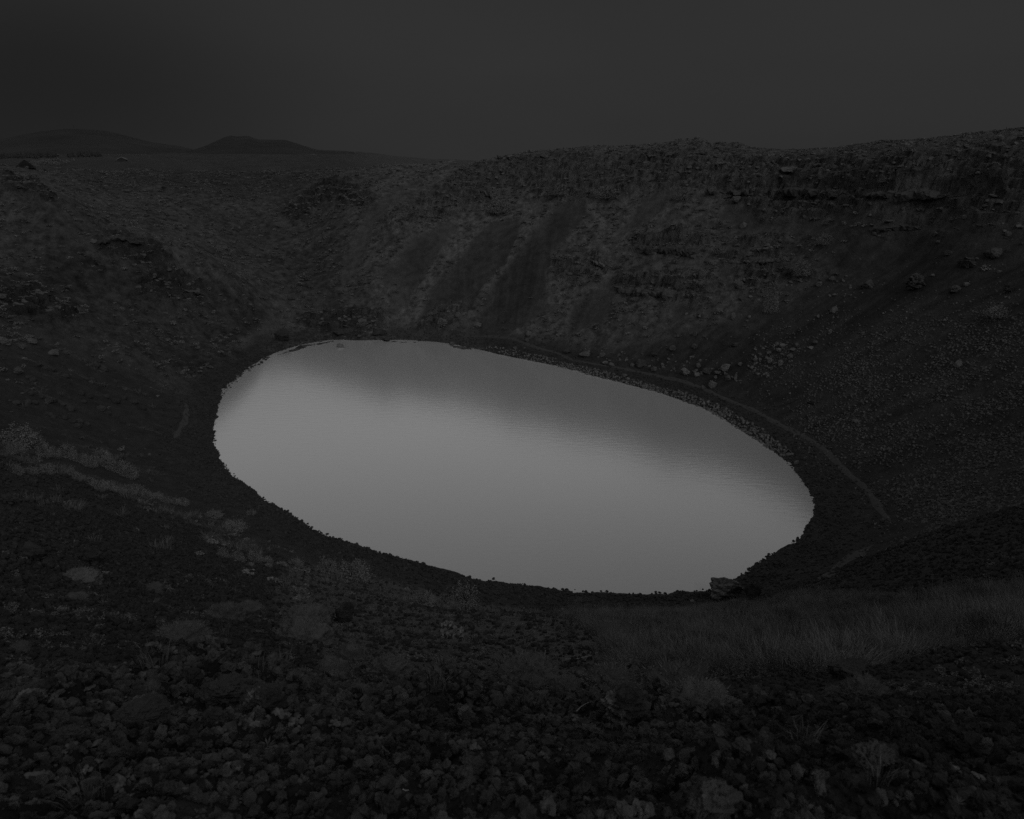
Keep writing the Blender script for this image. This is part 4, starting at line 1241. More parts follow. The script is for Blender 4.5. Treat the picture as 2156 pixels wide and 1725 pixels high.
# ledges of bare rock: an undercut lip standing out of the slope
def ledge(pts, out_, hgt, label, mat, seed, name="rock_ledge"):
    P3 = np.array([hit(X, Y, 60) for X, Y in pts])
    # keep to one shelf: a line of sight that slips over the edge would jump far back
    dd = np.hypot(P3[:, 0], P3[:, 1]); md = np.median(dd)
    seg_l = np.r_[0, np.cumsum(np.linalg.norm(np.diff(P3[:, :2], axis=0), axis=1))]
    t = np.arange(0, seg_l[-1], .45)
    c = np.stack([np.interp(t, seg_l, P3[:, i]) for i in range(3)], 1)
    for _ in range(3):
        c[1:-1] = (c[:-2] + 2 * c[1:-1] + c[2:]) / 4
    o_ = LC[None] - c[:, :2]; o_ /= np.linalg.norm(o_, axis=1)[:, None]
    o3 = np.c_[o_, np.zeros(len(t))]; up = np.array([0, 0, 1.0])
    end = np.clip(np.minimum(t, t[-1] - t) / 2.5, 0.05, 1)
    gap = sstep(-.55, -.25, fbm(t, t * 0 + seed, 9, 2, seed=seed))
    n1 = end * (.12 + .88 * gap) * (1 + .55 * fbm(t, t * 0 + seed * 3.1, 3.2, 3, seed=seed + 1)); n2 = 1 + .6 * fbm(t, t * 0 + seed * 5.7, 1.3, 2, seed=seed + 2)
    # upright joints break the face into blocks of uneven depth and height
    blk = np.floor(t / 1.5 + 1.6 * vn(t * .35, t * 0 + 2.2, seed)); jit = _hash(blk, blk * 0, seed) - .5; jit2 = _hash(blk, blk * 0 + 3, seed) - .5
    n1 = np.clip(n1 * (1 + 1.3 * jit), .05, 1.6)
    lift = .5 * jit2 * hgt + .35 * hgt * fbm(t, t * 0 + 9.1, 6, 2, seed=seed + 3)
    prof = [(-2.8, .1), (-1.2, .22), (.35, .30), (.85, .12), (.95, -.15), (.7, -.42), (-.5, -.55), (-1.3, -1.1), (-2.4, -1.9)]
    rows = [c + o3 * (a * out_ * n1 * (n2 if a > .5 else 1))[:, None] + up * (b_ * hgt * (.5 + .5 * n1) + (lift if -1.5 < a and b_ > -.3 else 0))[:, None] for a, b_ in prof]
    G = np.stack(rows, 0)
    G[1:6] += rng.normal(size=G[1:6].shape) * .12
    me_ = mesh_grid(name, G[..., 0], G[..., 1], G[..., 2]); me_.polygons.foreach_set("use_smooth", np.zeros(len(me_.polygons), bool)); me_.materials.append(mat)
    ob = bpy.data.objects.new(name, me_); COL.objects.link(ob); tag(ob, label, "rock ledge")


ledge([(1485,405),(1560,405),(1620,407)], 1.3, 1.5, "left stretch of the dark undercut rock bench on the right wall", M_MID, 1)
ledge([(1640,404),(1700,406),(1770,408)], 1.5, 1.7, "middle stretch of the undercut rock bench with pale broken lip", M_MID, 2)
ledge([(1780,407),(1850,409),(1920,411),(2010,413)], 1.6, 1.8, "right stretch of the undercut rock bench, under mossy slopes", M_MID, 3)
ledge(fr(Z3, [(-50,845),(60,850),(150,845),(240,830)]), 1.3, 1.9, "dark jointed ledge at the right end of the middle rock band", M_MID, 4)
ledge(fr(Z3, [(480,845),(580,835),(680,810)]), .9, .9, "thin overhanging ledge over smooth scree in the middle right", M_ROCK, 5)
ledge(fr(Z3, [(310,915),(420,912),(540,908),(680,905)]), .7, .9, "long low ledge of pale knobs below the thin overhang", M_ROCK, 6)
ledge(fr(Z2, [(1840,835),(1930,840),(2030,838),(2115,850)]), 1.2, 1.8, "jointed ledge at the left end of the middle rock band", M_MID, 7)
ledge(fr(Z2, [(1700,1075),(1790,1085),(1900,1095),(2010,1110),(2115,1125)]), 1.2, 1.9, "dripping dark ledge of columns below the middle rock band", M_MID, 8)
ledge(fr(Z2, [(1330,880),(1400,875),(1460,890)]), .9, 1.2, "short ledge at the edge of the broad dark scree", M_ROCK, 9)
ledge(fr(Z2, [(1560,900),(1610,920),(1660,960)]), .9, 1.0, "slanting ledge below the grassy bank on the far wall", M_ROCK, 10)
ledge(fr(Z3, [(1190,730),(1300,712),(1420,705),(1510,720)]), .9, 1.0, "ragged dark ledge high on the smooth dark scree", M_MID, 11)
ledge(fr(Z3, [(560,660),(620,650),(690,645)]), .8, .8, "short stepped ledge below the rock bench", M_ROCK, 12)
ledge(fr(Z3, [(780,640),(850,655),(910,650)]), .8, .9, "stepped ledge with a shadowed hollow below the rock bench", M_ROCK, 13)
ledge(fr(Z2, [(330,690),(350,670),(380,650),(450,640)]), .9, 1.2, "craggy ledge at the left end of the far rim crags", M_ROCK, 14)
ledge(fr(Z2, [(560,660),(640,655),(720,665)]), .8, 1.0, "ledge closing the top of the left dark scree", M_ROCK, 15)
ledge(fr(Z2, [(880,470),(930,500),(990,530)]), .9, 1.4, "dark broken step in the upper far wall", M_ROCK, 16)
ledge(fr(Z1, [(560,800),(640,775),(720,765),(800,785),(880,805)]), 1.0, 1.3, "dark crag edge along the crest of the left spur", M_MID, 17)
ledge(fr(Z1, [(930,1020),(1010,1025),(1080,1055)]), .9, 1.2, "pale slabby ledge on the side of the left spur", M_PALE, 18)
ledge(fr(Z1, [(1090,1070),(1150,1090),(1240,1100)]), .9, 1.0, "broken ledge right of the slabby one on the left spur", M_ROCK, 19)
ledge(fr(Z1, [(0,425),(90,450),(180,475),(280,510)]), .9, 1.3, "dark crag edge at the left picture edge, high on the slope", M_MID, 20)
ledge(fr(Z1, [(1130,910),(1220,940),(1330,970),(1430,990)]), .6, .8, "thin dark shelf running down the back of the left spur", M_MID, 21)
ledge(fr(ZA, [(580,340),(660,330),(740,320)]), .7, .8, "low broken ledge by the far left water", M_MID, 22)
ledge(fr(ZA, [(860,250),(940,245),(1010,235)]), .8, 1.0, "dark ledge in the rocks above the far water", M_MID, 23)

# fallen blocks too alike to tell apart, each one its own object
r2 = np.random.default_rng(21)
blocks = [pydata("fallen_block", *stone_verts(2, 600 + i, cuts=11, lump=.08, fine=.03)) for i in range(8)]
for me_ in blocks:
    me_.materials.append(M_PALE)


def block_at(X, Y, w, label, group, dmin=60, meshes=blocks, name="fallen_block", cat="stone"):
    p = hit(X, Y, dmin); s = px_size(p) * w
    ob = bpy.data.objects.new(name, meshes[r2.integers(len(meshes))]); COL.objects.link(ob)
    ob.location = (p[0], p[1], p[2] + s * .03)
    ob.scale = (s * r2.uniform(.8, 1.3), s * r2.uniform(.8, 1.3), s * r2.uniform(.55, .95))
    ob.rotation_euler = (r2.uniform(-.4, .4), r2.uniform(-.4, .4), r2.uniform(0, 6.28))
    tag(ob, label, cat, group)
    return ob


TONGUE = [(1585,738),(1640,722),(1705,712),(1735,690),(1760,700),(1690,745),(1655,770),(1625,800),(1585,790),(1570,760)]
tx, ty = r2.uniform(1560, 1765, 3000), r2.uniform(655, 805, 3000)
ok = in_poly(tx, ty, TONGUE)
for X, Y in list(zip(tx[ok], ty[ok]))[:120]:
    block_at(X, Y, 2.2 + 7.5 * r2.random() ** 2.6, "pale angular block in the tongue of fallen blocks on the right scree", "fallen blocks on the right scree")
APRON = [(1200,735),(1260,730),(1330,745),(1400,735),(1500,760),(1560,780),(1560,810),(1480,800),(1400,780),(1300,765),(1230,752)]
tx, ty = r2.uniform(1190, 1570, 3000), r2.uniform(725, 815, 3000)
ok = in_poly(tx, ty, APRON)
for X, Y in list(zip(tx[ok], ty[ok]))[:90]:
    block_at(X, Y, 3 + 6 * r2.random() ** 2, "grey stone in the apron of rocks above the lakeside path", "stones above the lakeside path")
for X0, Y0, k_, sx_, sy_ in [(1778,612,26,16,14),(1700,600,10,18,10),(1640,640,14,50,30),(1560,640,16,50,30),(1850,690,14,60,30),(2060,640,12,50,30)]:
    for _ in range(k_):
        block_at(X0 + r2.normal() * sx_, Y0 + r2.normal() * sy_, 2.5 + 6 * r2.random() ** 2, "loose grey stone strewn over the dark right slope below the boulders", "stones strewn on the right slope")

dark_rocks = [pydata("shore_rock", *stone_verts(2, 640 + i, cuts=9)) for i in range(6)]
for k_, me_ in enumerate(dark_rocks):
    me_.materials.append(M_DARK if k_ % 3 else M_ROCK)
FSH = [(575,738),(640,712),(690,690),(760,684),(830,690),(845,712),(700,716),(630,728)]
tx, ty = r2.uniform(560, 860, 3000), r2.uniform(680, 745, 3000)
ok = in_poly(tx, ty, FSH)
for X, Y in list(zip(tx[ok], ty[ok]))[:70]:
    block_at(X, Y, 3 + 8 * r2.random() ** 2, "dark rock among the ledges along the far left shore", "rocks along the far left shore", 120, dark_rocks, "shore_rock", "rock")
LSH = [(470,815),(500,785),(545,755),(580,738),(560,760),(515,790),(480,822)]
tx, ty = r2.uniform(440, 600, 3000), r2.uniform(730, 830, 3000)
ok = in_poly(tx, ty, LSH)
for X, Y in list(zip(tx[ok], ty[ok]))[:45]:
    block_at(X, Y, 3 + 6 * r2.random() ** 2, "dark rock on the rough left shore where the bank comes down to the water", "rocks on the left shore", 100, dark_rocks, "shore_rock", "rock")

# ------------------------------------------------------------------ shrubs: each one a thing with stems and leaves
SHV = []
for i in range(4):
    lf = mk("shrub_leaves", leaf_cloud(700 + i, 4200, .5, .85, .030, up=.6, hollow=.12), M_LEAF)
    sm = mk("shrub_stems", twigs(710 + i, 10, .42, .95, .012), M_TWIG)
    SHV.append((lf, sm))


def shrub(X, Y, w, h, label, group=None, dmin=6, lean=0.0):
    p = hit(X, Y + h * .45, dmin); s = px_size(p)
    e = empty("shrub", (p[0], p[1], p[2] - .05 * h * s)); tag(e, label, "shrub", group)
    lf, sm = SHV[r2.integers(4)]
    a = add_obj("leaves", lf, parent=e); c = add_obj("stems", sm, parent=e)
    e.scale = (w * s, w * s, h * s * 1.15); e.rotation_euler = (0, lean, r2.uniform(0, 6.28))
    return e


SH = [  # x, y, w, h, label
    (976,1254,70,66,"big airy willow bush standing over the near beach, tips against the water"),
    (893,1256,50,26,"low willow bush left of the big airy one"),
    (690,1190,46,40,"left half of the paired rounded willow bushes above the beach"),
    (742,1200,78,44,"right and broader half of the paired rounded willow bushes"),
    (39,918,84,40,"broad willow bush at the left picture edge, top of the strip"),
    (2099,655,54,22,"dim low shrub near the right edge of the dark slope"),
    (1622,630,34,56,"pale bushy shrub among the blocks on the right wall"),
    (1690,565,40,30,"shrub on the outcrop above the pale bushy shrub"),
    (1740,465,20,14,"round shrub under the rock bench on the right wall"),
    (1895,318,40,16,"pale tussocky shrub near the top of the right rim"),
    (1862,377,26,14,"small round shrub just above the rock bench"),
    (1735,503,36,22,"low shrub at the upper left corner of the dark scree"),
    (1510,525,30,16,"shrub at the right end of the middle rock band"),
    (1280,405,56,24,"soft shrub at the head of the broad dark scree"),
    (1180,400,44,22,"shrub left of the soft one, high on the far wall"),
    (1050,435,60,26,"wide shrub at the top of the pale grassy tongue"),
    (1435,410,40,22,"shrub at the left end of the rock bench"),
    (470,1163,26,26,"spiky willow at the left of the clump on the near slope"),
    (500,1170,34,24,"middle willow of the clump on the near slope"),
    (535,1172,36,24,"right willow of the clump, arching over bare stems"),
    (560,1178,30,14,"low tail of the willow clump on the near slope"),
    (525,1188,20,8,"small cushion under the willow clump"),
    (565,1190,18,9,"small cushion right of the one under the clump"),
    (622,1185,34,16,"tilted grass clump between the willow clump and the paired bushes"),
    (450,1082,40,16,"dim low bush above the left beach"),
    (490,1108,56,18,"wide dim bush below the other above the left beach"),
    (528,1079,24,9,"small dim bush nearest the left beach"),
    (760,375,0,0,None),
]
for X, Y, w, h, lb in SH:
    if lb:
        shrub(X, Y, w, h, lb)
for line, wd, ht, lb in [
    (fr(Z4, [(60,430),(120,440),(150,360),(210,375),(240,420)]), 30, 24, "willow bush at the upper left start of the willow strip"),
    (fr(Z4, [(260,455),(330,465),(400,455),(470,485),(540,515)]), 30, 22, "willow bush in the upper row of the willow strip"),
    (fr(Z4, [(610,480),(660,525),(720,555),(780,590)]), 34, 26, "willow bush in the swollen lower end of the upper willow row"),
    (fr(Z4, [(110,565),(190,575),(270,565),(340,570),(410,585),(480,610),(540,635)]), 30, 20, "willow bush in the lower row of the willow strip"),
    (fr(Z4, [(600,655),(660,670),(720,685),(780,695),(830,700)]), 32, 22, "willow bush at the lakeward end of the lower willow row"),
    (fr(Z4, [(890,715),(950,728),(1000,738),(1050,750),(1100,762)]), 24, 13, "small willow in the thin tail of the strip nearest the beach")]:
    for X, Y in line:
        shrub(X + r2.normal() * 2, Y + r2.normal() * 2, wd * r2.uniform(.9, 1.3), ht * r2.uniform(.9, 1.25), lb, "willows in the strip on the left slope")

# ------------------------------------------------------------------ moss hummocks
M_CUSH = rock_mat("dim_moss", .026, .052, 3.0, .9, 14)


def hummock(X, Y, w, h, label, seed, mat=None, group=None, dmin=4.0, cat="moss hummock"):
    p = hit(X, Y + h * .5, dmin); s = px_size(p); W, Hh = w * s, h * s * 1.1
    v, f = ICO[4 if w > 70 else 3]; v = v.copy()
    v *= (1 + .24 * n3(v, 1.7, seed) + .13 * n3(v, 4.5, seed + 1) + .07 * n3(v, 11, seed + 2))[:, None]
    v = v * np.array([W / 2, W * .42, Hh * .85]) + np.array([0, 0, Hh * .05])
    e = empty("moss_hummock", tuple(p)); tag(e, label, cat, group)
    me_ = pydata("moss_mound", v, f, True); me_.materials.append(mat or M_MOSS)
    add_obj("mound", me_, parent=e)
    up = v[:, 2] > Hh * .12
    idx = np.nonzero(up)[0]; k_ = int(min(max(w * 16, 90), 2600)); rr0 = np.random.default_rng(seed)
    c = v[rr0.choice(idx, k_)] + rr0.normal(size=(k_, 3)) * W * .012
    nrm = c / (np.linalg.norm(c, axis=1)[:, None] + 1e-6)
    L = W * .05 * rr0.uniform(.4, 1.5, k_)
    side = np.cross(nrm, rr0.normal(size=(k_, 3))); side /= np.linalg.norm(side, axis=1)[:, None]
    tip = c + nrm * L[:, None] * .7 + rr0.normal(size=(k_, 3)) * L[:, None] * .35
    vv = np.stack([c - side * L[:, None] * .12, c + side * L[:, None] * .12, tip], 1).reshape(-1, 3)
    me2 = pydata("moss_grass", vv, np.arange(3 * k_).reshape(k_, 3)); me2.materials.append(M_TUSS)
    add_obj("grass_blades", me2, parent=e, kind="stuff")
    return e


HM = [
    (1106,1412,150,52,"round moss mound with bare stones in its face, middle of the near slope",None),
    (1424,1440,190,56,"broad smooth moss mound behind the gravel lip",None),
    (1470,1482,150,50,"lower moss mound under the broad smooth one",None),
    (1110,1480,90,34,"small moss mound tucked behind the gravel lip",None),
    (1190,1497,84,34,"moss mound right of the small one behind the gravel lip",None),
    (1290,1425,120,30,"flat mossy hump left of the broad smooth mound",None),
    (1819,1448,96,36,"smooth moss mound below the dark rock at the edge of the thicket",None),
    (1760,1456,50,22,"small moss mound left of the smooth one below the dark rock",None),
    (645,1295,104,34,"grassy mound with tousled top left of the stump like rock",None),
    (640,1325,110,40,"lower grassy mound under the tousled one",None),
    (470,1290,86,34,"shadowed grassy mound at the left of the grassy mounds",None),
    (740,1370,60,36,"rounded dim mound below the stump like rock",None),
    (170,1212,80,26,"long smooth moss back on the near left slope",None),
    (160,1257,50,20,"mossy shelf below the long smooth back",None),
    (325,1235,40,18,"mossy lump beside bare gravel on the left slope",None),
    (380,1335,120,30,"low grassy hump across the near left slope",None),
    (520,1280,70,22,"small grassy hump above the shadowed mound",None),
    (45,1360,44,22,"round dark cushion at the left picture edge",None),
    (700,1400,70,36,"dim moss cushion left of the middle moss mound",None),
    (820,1400,90,40,"tangle covered hump left of the round moss mound",None),
    (760,1490,60,30,"cushion behind the gravel lip at its left end",None),
]
for i, (X, Y, w, h, lb, mt) in enumerate(HM):
    hummock(X, Y, w, h, lb, 800 + 7 * i, mt)
CUSH = fr(ZL, [(285,890),(330,910),(440,940),(520,985),(570,980),(680,1030),(760,1075),(530,1140),(570,1160),(700,1175),(780,1210),(855,1210),(940,1245),(830,1260),(905,1000),(1090,1070),(1165,1125),(350,760),(300,735),(170,1010),(300,1000),(370,1010),(1040,605),(1120,640),(1000,760),(1150,940),(1250,990),(1340,960),(1450,1000),(1550,1070),(700,720),(560,650),(400,595),(880,905),(960,940)])
for i, (X, Y) in enumerate(CUSH):
    hummock(X, Y, 12 + 9 * r2.random(), 5 + 3 * r2.random(), "small round moss cushion in the rows on the bare left slope", 1000 + 5 * i, M_CUSH, "moss cushions on the left slope", 30)
# ------------------------------------------------------------------ near plants and sticks
def stick(pts, w, label, mat, dmin=3, name="fallen_twig", lift=.03, cat="twig"):
    P3 = [hit(X, Y, dmin) + np.array([0, 0, lift]) for X, Y in pts]
    V, Fc = [], []
    for i, p in enumerate(P3):
        d = P3[min(i + 1, len(P3) - 1)] - P3[max(i - 1, 0)]; d /= np.linalg.norm(d) + 1e-9
        s1 = np.cross(d, [0, 0, 1.0]); s1 /= np.linalg.norm(s1) + 1e-9; s2 = np.cross(s1, d)
        ww = w * px_size(p) * (1 - .5 * i / len(P3))
        for a in range(5):
            V.append(p + (s1 * math.cos(a * 1.2566) + s2 * math.sin(a * 1.2566)) * ww)
    for i in range(len(P3) - 1):
        for a in range(5):
            Fc.append((i * 5 + a, i * 5 + (a + 1) % 5, (i + 1) * 5 + (a + 1) % 5, (i + 1) * 5 + a))
    me_ = pydata(name, V, Fc); me_.materials.append(mat)
    ob = bpy.data.objects.new(name, me_); COL.objects.link(ob); tag(ob, label, cat)
    return ob


stick([(1473,1412),(1482,1415),(1490,1413),(1500,1416)], 2.2, "bleached stick lying on the lip of the thicket", M_PTWIG)
stick([(1416,1424),(1424,1418),(1431,1411),(1437,1413)], 1.5, "crooked pale twig left of the bleached stick", M_PTWIG)
stick([(1190,1390),(1215,1389),(1240,1384),(1262,1374)], 1.1, "long thin pale twig lying left of the thicket", M_PTWIG)
stick([(1213,1508),(1222,1499),(1232,1492),(1240,1489)], 1.3, "pale stem poking from the gravel lip", M_PTWIG)
stick([(849,1680),(856,1683),(862,1682)], 1.2, "short white straw in the near gravel", M_PTWIG, 1.0)


def star_plant(X, Y, w, label, seed):
    p = hit(X, Y, 1.0); s = px_size(p) * w
    r = np.random.default_rng(seed); V, Fc = [], []
    e = empty("star_leaved_plant", tuple(p)); tag(e, label, "plant")
    for k_ in range(9):
        a = k_ * .698 + r.uniform(-.15, .15); d = np.array([math.cos(a), math.sin(a), r.uniform(.35, .7)]); q = np.array([-math.sin(a), math.cos(a), 0])
        b0 = np.array([0, 0, s * .25]); k0 = len(V)
        V += [b0, b0 + d * s * .3 + q * s * .06, b0 + d * s * .52, b0 + d * s * .3 - q * s * .06]; Fc.append((k0, k0 + 1, k0 + 2, k0 + 3))
    me_ = pydata("leaves", V, Fc); me_.materials.append(M_LICH); add_obj("leaves", me_, parent=e)
    v, f = twigs(seed, 1, .1, .6, .02)
    me_ = pydata("stem", v * s * .5, f); me_.materials.append(M_TWIG); add_obj("stem", me_, parent=e)


star_plant(1895, 1686, 26, "pale star leaved plant, leftmost at the lower right of the gravel", 3)
star_plant(1950, 1668, 22, "star leaved plant up and right of the leftmost one", 4)
star_plant(2016, 1696, 28, "dim star leaved plant nearest the bottom right corner", 5)
star_plant(565, 1577, 34, "pale spiky rosette on the left clinker", 6)


def grass_clump(X, Y, w, h, label, seed):
    p = hit(X, Y + h * .4, 1.0); s = px_size(p)
    v, f = blades(seed, 40, .5 * w * s, h * s, .9 * s, .6)
    me_ = pydata("grass_clump", v, f); me_.materials.append(M_TUSS)
    ob = bpy.data.objects.new("grass_clump", me_); COL.objects.link(ob); ob.location = tuple(p); tag(ob, label, "grass clump")


for i, (X, Y, w, h, lb) in enumerate([(1849,1625,30,60,"tall bent grass stems beside the broad lichen rimmed rock"), (1690,1545,40,60,"thin upright grass stalks on the crest of the near gravel"), (180,1660,90,80,"dark wiry grass in the bottom left clinker"),
      (915,1435,40,40,"grass tuft left of the round moss mound"), (330,1380,60,40,"wispy grass on the near left slope"), (540,1395,60,36,"wispy grass above the rounded lava mass"), (925,1395,40,26,"thin grass on the hump beside the round moss mound")]):
    grass_clump(X, Y, w, h, lb, 900 + i)

# the largest of the loose clinker, one by one
big_sc = [pydata("scoria_stone", *stone_verts(3, 960 + i, cuts=6, lump=.36, fine=.14, freq=1.9)) for i in range(6)] + [pydata("scoria_stone", *clinker_verts(3, 970 + i)) for i in range(5)]
for me_ in big_sc:
    me_.materials.append(M_SCORIA)
cnt = 0
while cnt < 230:
    X, Y = r2.uniform(20, 2140), r2.uniform(1500, 1722)
    if X < 750 and r2.random() < .5:
        continue
    p = hit(X, Y, .8)
    if np.hypot(p[0], p[1]) > 5.2:
        continue
    s = (13 + 26 * r2.random() ** 2.2) * px_size(p)
    ob = bpy.data.objects.new("scoria_stone", big_sc[r2.integers(len(big_sc))]); COL.objects.link(ob)
    ob.location = (p[0], p[1], p[2] + s * .18)
    ob.scale = (s * r2.uniform(.8, 1.25), s * r2.uniform(.8, 1.25), s * r2.uniform(.6, .95))
    ob.rotation_euler = (r2.uniform(-3, 3), r2.uniform(-3, 3), r2.uniform(0, 6.28))
    tag(ob, "dark fist sized scoria stone lying in the loose clinker at the viewer's feet", "stone", "scoria stones in the near clinker")
    cnt += 1

# ------------------------------------------------------------------ the far plain: trees, cabins, mast
CROWN = []
for i in range(4):
    v, f = leaf_cloud(1200 + i, 130, .30, .5, .16, up=.9, hollow=.2); v[:, 2] = v[:, 2] * 1.7 + .12
    k_ = np.clip(1.15 - v[:, 2], .15, 1); v[:, 0] *= k_; v[:, 1] *= k_
    CROWN.append(mk("conifer_crown", (v, f), M_CON))
BCROWN = []
for i in range(3):
    v, f = leaf_cloud(1210 + i, 130, .36, .75, .16, up=.6, hollow=.2); v[:, 2] = v[:, 2] * .95 + .2
    BCROWN.append(mk("birch_crown", (v, f), M_LEAF))
v, f = twigs(1, 1, .02, 1.0, .03)
TRUNK = mk("trunk", ([(-.03,-.03,-.1),(.03,-.03,-.1),(.03,.03,-.1),(-.03,.03,-.1),(-.015,-.015,.6),(.015,-.015,.6),(.015,.015,.6),(-.015,.015,.6)], [(0,1,5,4),(1,2,6,5),(2,3,7,6),(3,0,4,7)]), M_TWIG)


def tree(X, Y, h, crowns, name, label, group):
    p = hit(X, Y, 400); s = px_size(p) * h
    e = empty(name, tuple(p)); tag(e, label, "tree", group)
    add_obj("crown", crowns[r2.integers(len(crowns))], parent=e); add_obj("trunk", TRUNK, parent=e)
    e.scale = (s * r2.uniform(.9, 1.4), s * r2.uniform(.9, 1.4), s); e.rotation_euler = (0, 0, r2.uniform(0, 6.28))


for zx in np.r_[np.linspace(5, 420, 40), np.linspace(430, 520, 10), np.linspace(555, 700, 14), np.linspace(830, 900, 7), np.linspace(945, 1225, 26)]:
    for k_ in range(1 if r2.random() < .7 else 2):
        X, Y = ZT[0] + (zx + r2.normal() * 5) * ZT[2], ZT[1] + (425 + r2.normal() * 6 - .02 * zx) * ZT[2]
        tree(X, Y, 6.5 + 4 * r2.random(), CROWN, "conifer_tree", "small dark conifer in the tree belt on the far left plain", "conifers in the tree belt on the plain")
for _ in range(46):
    zx = r2.uniform(300, 930)
    tree(ZT[0] + zx * ZT[2], ZT[1] + (500 - .02 * (zx - 300) + r2.normal() * 16) * ZT[2], 5 + 3 * r2.random(), BCROWN, "birch_tree", "small pale birch in front of the conifer belt on the plain", "birches before the conifer belt")
for zx in np.linspace(1325, 1780, 22):
    tree(ZT[0] + zx * ZT[2], ZT[1] + (390 + r2.normal() * 2) * ZT[2], 2.2 + 1.2 * r2.random(), BCROWN, "hedge_bush", "low bush in the hedge line right of the tree belt", "bushes in the hedge line on the plain")


def cabin(X, Y, w, h, label, roof_mat, wall_mat):
    p = hit(X, Y, 330); s = px_size(p); W, Hh = w * s, h * s
    e = empty("cabin", tuple(p)); tag(e, label, "cabin")
    a, c = W / 2, W * .35; wl_ = Hh * .45
    me_ = pydata("wall", [(-a*.86,-c,0),(a*.86,-c,0),(a*.86,c,0),(-a*.86,c,0),(-a*.86,-c,wl_),(a*.86,-c,wl_),(a*.86,c,wl_),(-a*.86,c,wl_),(0,-c,Hh*.94),(0,c,Hh*.94)],
                 [(0,1,5,4),(1,2,6,5),(2,3,7,6),(3,0,4,7),(4,5,8),(6,7,9)]); me_.materials.append(wall_mat); add_obj("wall", me_, parent=e)
    t = max(Hh * .16, .12)
    v = []; f = []
    for sgn in (-1, 1):
        k0 = len(v); ex = a * 1.05 * sgn; ez = wl_ * .8
        for yy in (-c * 1.15, c * 1.15):
            v += [(0, yy, Hh * .95), (ex, yy, ez), (ex, yy, ez + t), (0, yy, Hh * .95 + t)]
        f += [(k0, k0+1, k0+2, k0+3), (k0+4, k0+7, k0+6, k0+5), (k0+3, k0+2, k0+6, k0+7), (k0, k0+4, k0+5, k0+1), (k0+1, k0+5, k0+6, k0+2)]
    me_ = pydata("roof", v, f); me_.materials.append(roof_mat); add_obj("roof", me_, parent=e)
    e.rotation_euler = (0, 0, -math.atan2(p[0], p[1]) * .6)


cabin(258, 340, 19, 8, "dark cabin with a pale gable edge standing alone on the plain", M_ROOF, M_CABIN)
cabin(87, 321, 11, 4, "pale roofed building behind the tree belt", M_ROOF, M_ROOF)
cabin(47, 328, 13, 4, "pale roofed house showing among the conifers at left", M_ROOF, M_CABIN)
cabin(117, 328, 13, 3.5, "long pale roofed house at the middle of the tree belt", M_ROOF, M_CABIN)
cabin(401, 318, 7, 2.5, "tiny pale building in the gap between the two hills", M_ROOF, M_ROOF)
cabin(660, 327, 12, 2.5, "tiny pale farm building under the right end of the notched hill", M_ROOF, M_ROOF)
p = hit(54, 353, 200); sz = px_size(p)
u_ = np.linspace(-1, 1, 41)
UX, UY = np.meshgrid(u_, u_)
rr3 = np.hypot(UX * (1 + .25 * (UX > 0)), UY)
zz = np.clip(1 - rr3 ** 1.0, 0, 1) * 16.5 + np.clip(.5 - np.hypot(UX - .55, UY), 0, 1) * 6 - 1.2
zz = zz + fbm(UX * 9, UY * 9, 3, 3, seed=90, ridged=True) * 1.1 * np.clip(zz, 0, 3) / 3
mm = mesh_grid("lava_mound", UX * 21 * sz, UY * 21 * sz, zz * sz); mm.materials.append(rock_mat("black_spatter", .006, .016, 1.0, .6, 2))
ob = bpy.data.objects.new("lava_mound", mm); COL.objects.link(ob); ob.location = tuple(p)
tag(ob, "dark pointed mound of lava on the lip of the plain", "mound")
place_stone("stone", 76, 349, 12, 5, "pale scree at the right foot of the pointed lava mound", M_PALE, "stone", seed=78, sub=2, dmin=200)

p = at_d(156, 272, 3290)
e = empty("radio_mast", tuple(p)); tag(e, "thin radio mast on the broad far left hill", "mast")
s = px_size(p)
me_ = pydata("pole", [(-.25*s,-.25*s,-2*s),(.25*s,-.25*s,-2*s),(0,.25*s,-2*s),(-.08*s,-.08*s,8*s),(.08*s,-.08*s,8*s),(0,.08*s,8*s)], [(0,1,4,3),(1,2,5,4),(2,0,3,5),(3,4,5)]); me_.materials.append(M_TWIG); add_obj("pole", me_, parent=e)
for k_, zz in enumerate((3, 5.5)):
    me_ = pydata("antenna", [(-.5*s,-.3*s,zz*s),(.5*s,-.3*s,zz*s),(.5*s,-.3*s,(zz+1)*s),(-.5*s,-.3*s,(zz+1)*s),(-.5*s,.1*s,zz*s),(.5*s,.1*s,zz*s),(.5*s,.1*s,(zz+1)*s),(-.5*s,.1*s,(zz+1)*s)], [(0,1,2,3),(4,7,6,5),(0,4,5,1),(1,5,6,2),(2,6,7,3),(3,7,4,0)]); me_.materials.append(M_TWIG); add_obj("antenna", me_, parent=e)
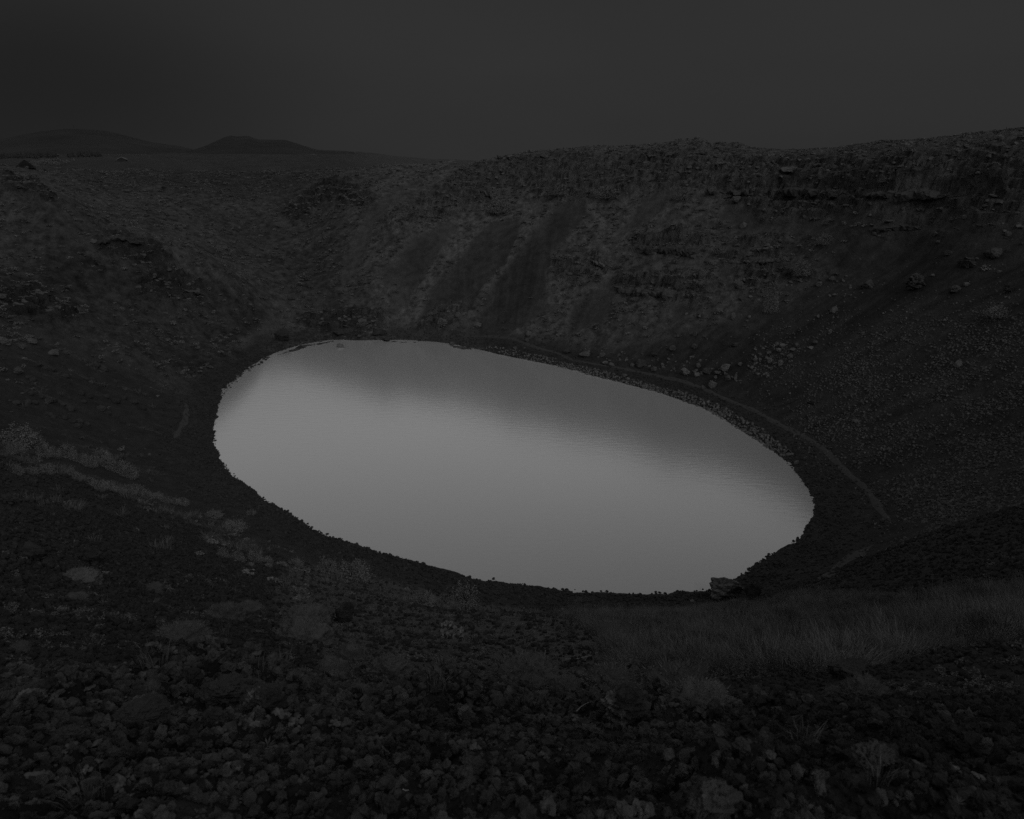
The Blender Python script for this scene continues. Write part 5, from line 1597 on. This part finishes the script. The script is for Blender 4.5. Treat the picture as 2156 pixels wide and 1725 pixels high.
for X, Y in [(2118,273),(2045,282),(2032,284)]:
    p = hit(X, Y + 3, 150); s = px_size(p)
    v = [(-.35*s,-.35*s,-2*s),(.35*s,-.35*s,-2*s),(.35*s,.35*s,-2*s),(-.35*s,.35*s,-2*s),(-.3*s,-.3*s,8*s),(.3*s,-.3*s,8*s),(.3*s,.3*s,8*s),(-.3*s,.3*s,8*s)]
    me_ = pydata("marker_post", v, [(0,1,5,4),(1,2,6,5),(2,3,7,6),(3,0,4,7),(4,5,6,7)]); me_.materials.append(M_TWIG)
    ob = bpy.data.objects.new("marker_post", me_); COL.objects.link(ob); ob.location = tuple(p)
    tag(ob, {2118: "tallest thin post, nearest the right end of the rim", 2045: "thin post on the right rim, second of the close pair", 2032: "thin post on the right rim, first of the close pair"}[X], "post", "posts on the right rim")

# ------------------------------------------------------------------ trodden path round the water
M_PATH, nt, b = new_mat("trodden_path")
grey(nt, b, mrange(nt, tex_noise(nt, 2.0, 5, .6), .3, .7, .042, .060))


def path(name, pts, width, label):
    P3 = np.array([hit(X, Y, 40) for X, Y in pts])[:, :2]
    seg_l = np.r_[0, np.cumsum(np.linalg.norm(np.diff(P3, axis=0), axis=1))]
    t = np.arange(0, seg_l[-1], .6)
    c = np.stack([np.interp(t, seg_l, P3[:, i]) for i in (0, 1)], 1)
    for _ in range(8):
        c[1:-1] = (c[:-2] + 2 * c[1:-1] + c[2:]) / 4
    d = np.gradient(c, axis=0); d /= np.linalg.norm(d, axis=1)[:, None]
    s_ = np.c_[-d[:, 1], d[:, 0]]
    wd = width * (1 + .45 * vn(t * .35, t * 0 + 3.3, 5)) * np.clip(np.minimum(t, t[-1] - t) / 3 + .15, 0, 1)
    W5 = np.linspace(.5, -.5, 7)
    Xp = c[:, :1] + s_[:, :1] * wd[:, None] * W5; Yp = c[:, 1:] + s_[:, 1:] * wd[:, None] * W5
    Zp = ground(Xp, Yp) + .10 - .34 * np.abs(W5)[None] ** 2
    add_obj(name, mesh_grid(name, Xp, Yp, Zp), M_PATH, kind="structure", label=label)


path("path", [(960,704),(1022,708),(1076,712),(1108,724),(1134,734),(1173,743),(1200,757),(1260,768),(1324,779),(1376,789),(1431,801),(1475,817),(1530,841),(1580,861),(1625,886),(1660,903),(1710,928),(1738,951),(1760,973),(1785,998),(1815,1019),(1833,1043),(1853,1074),(1878,1100)], .85, "pale trodden path along the right shore")
path("path.001", [(1838,1149),(1798,1168),(1763,1193),(1738,1217),(1720,1226)], 1.5, "short lower stretch of the trodden path")
path("path.002", [(366,924),(376,908),(387,893),(394,868),(392,850)], 1.0, "faint trodden path above the left beach")
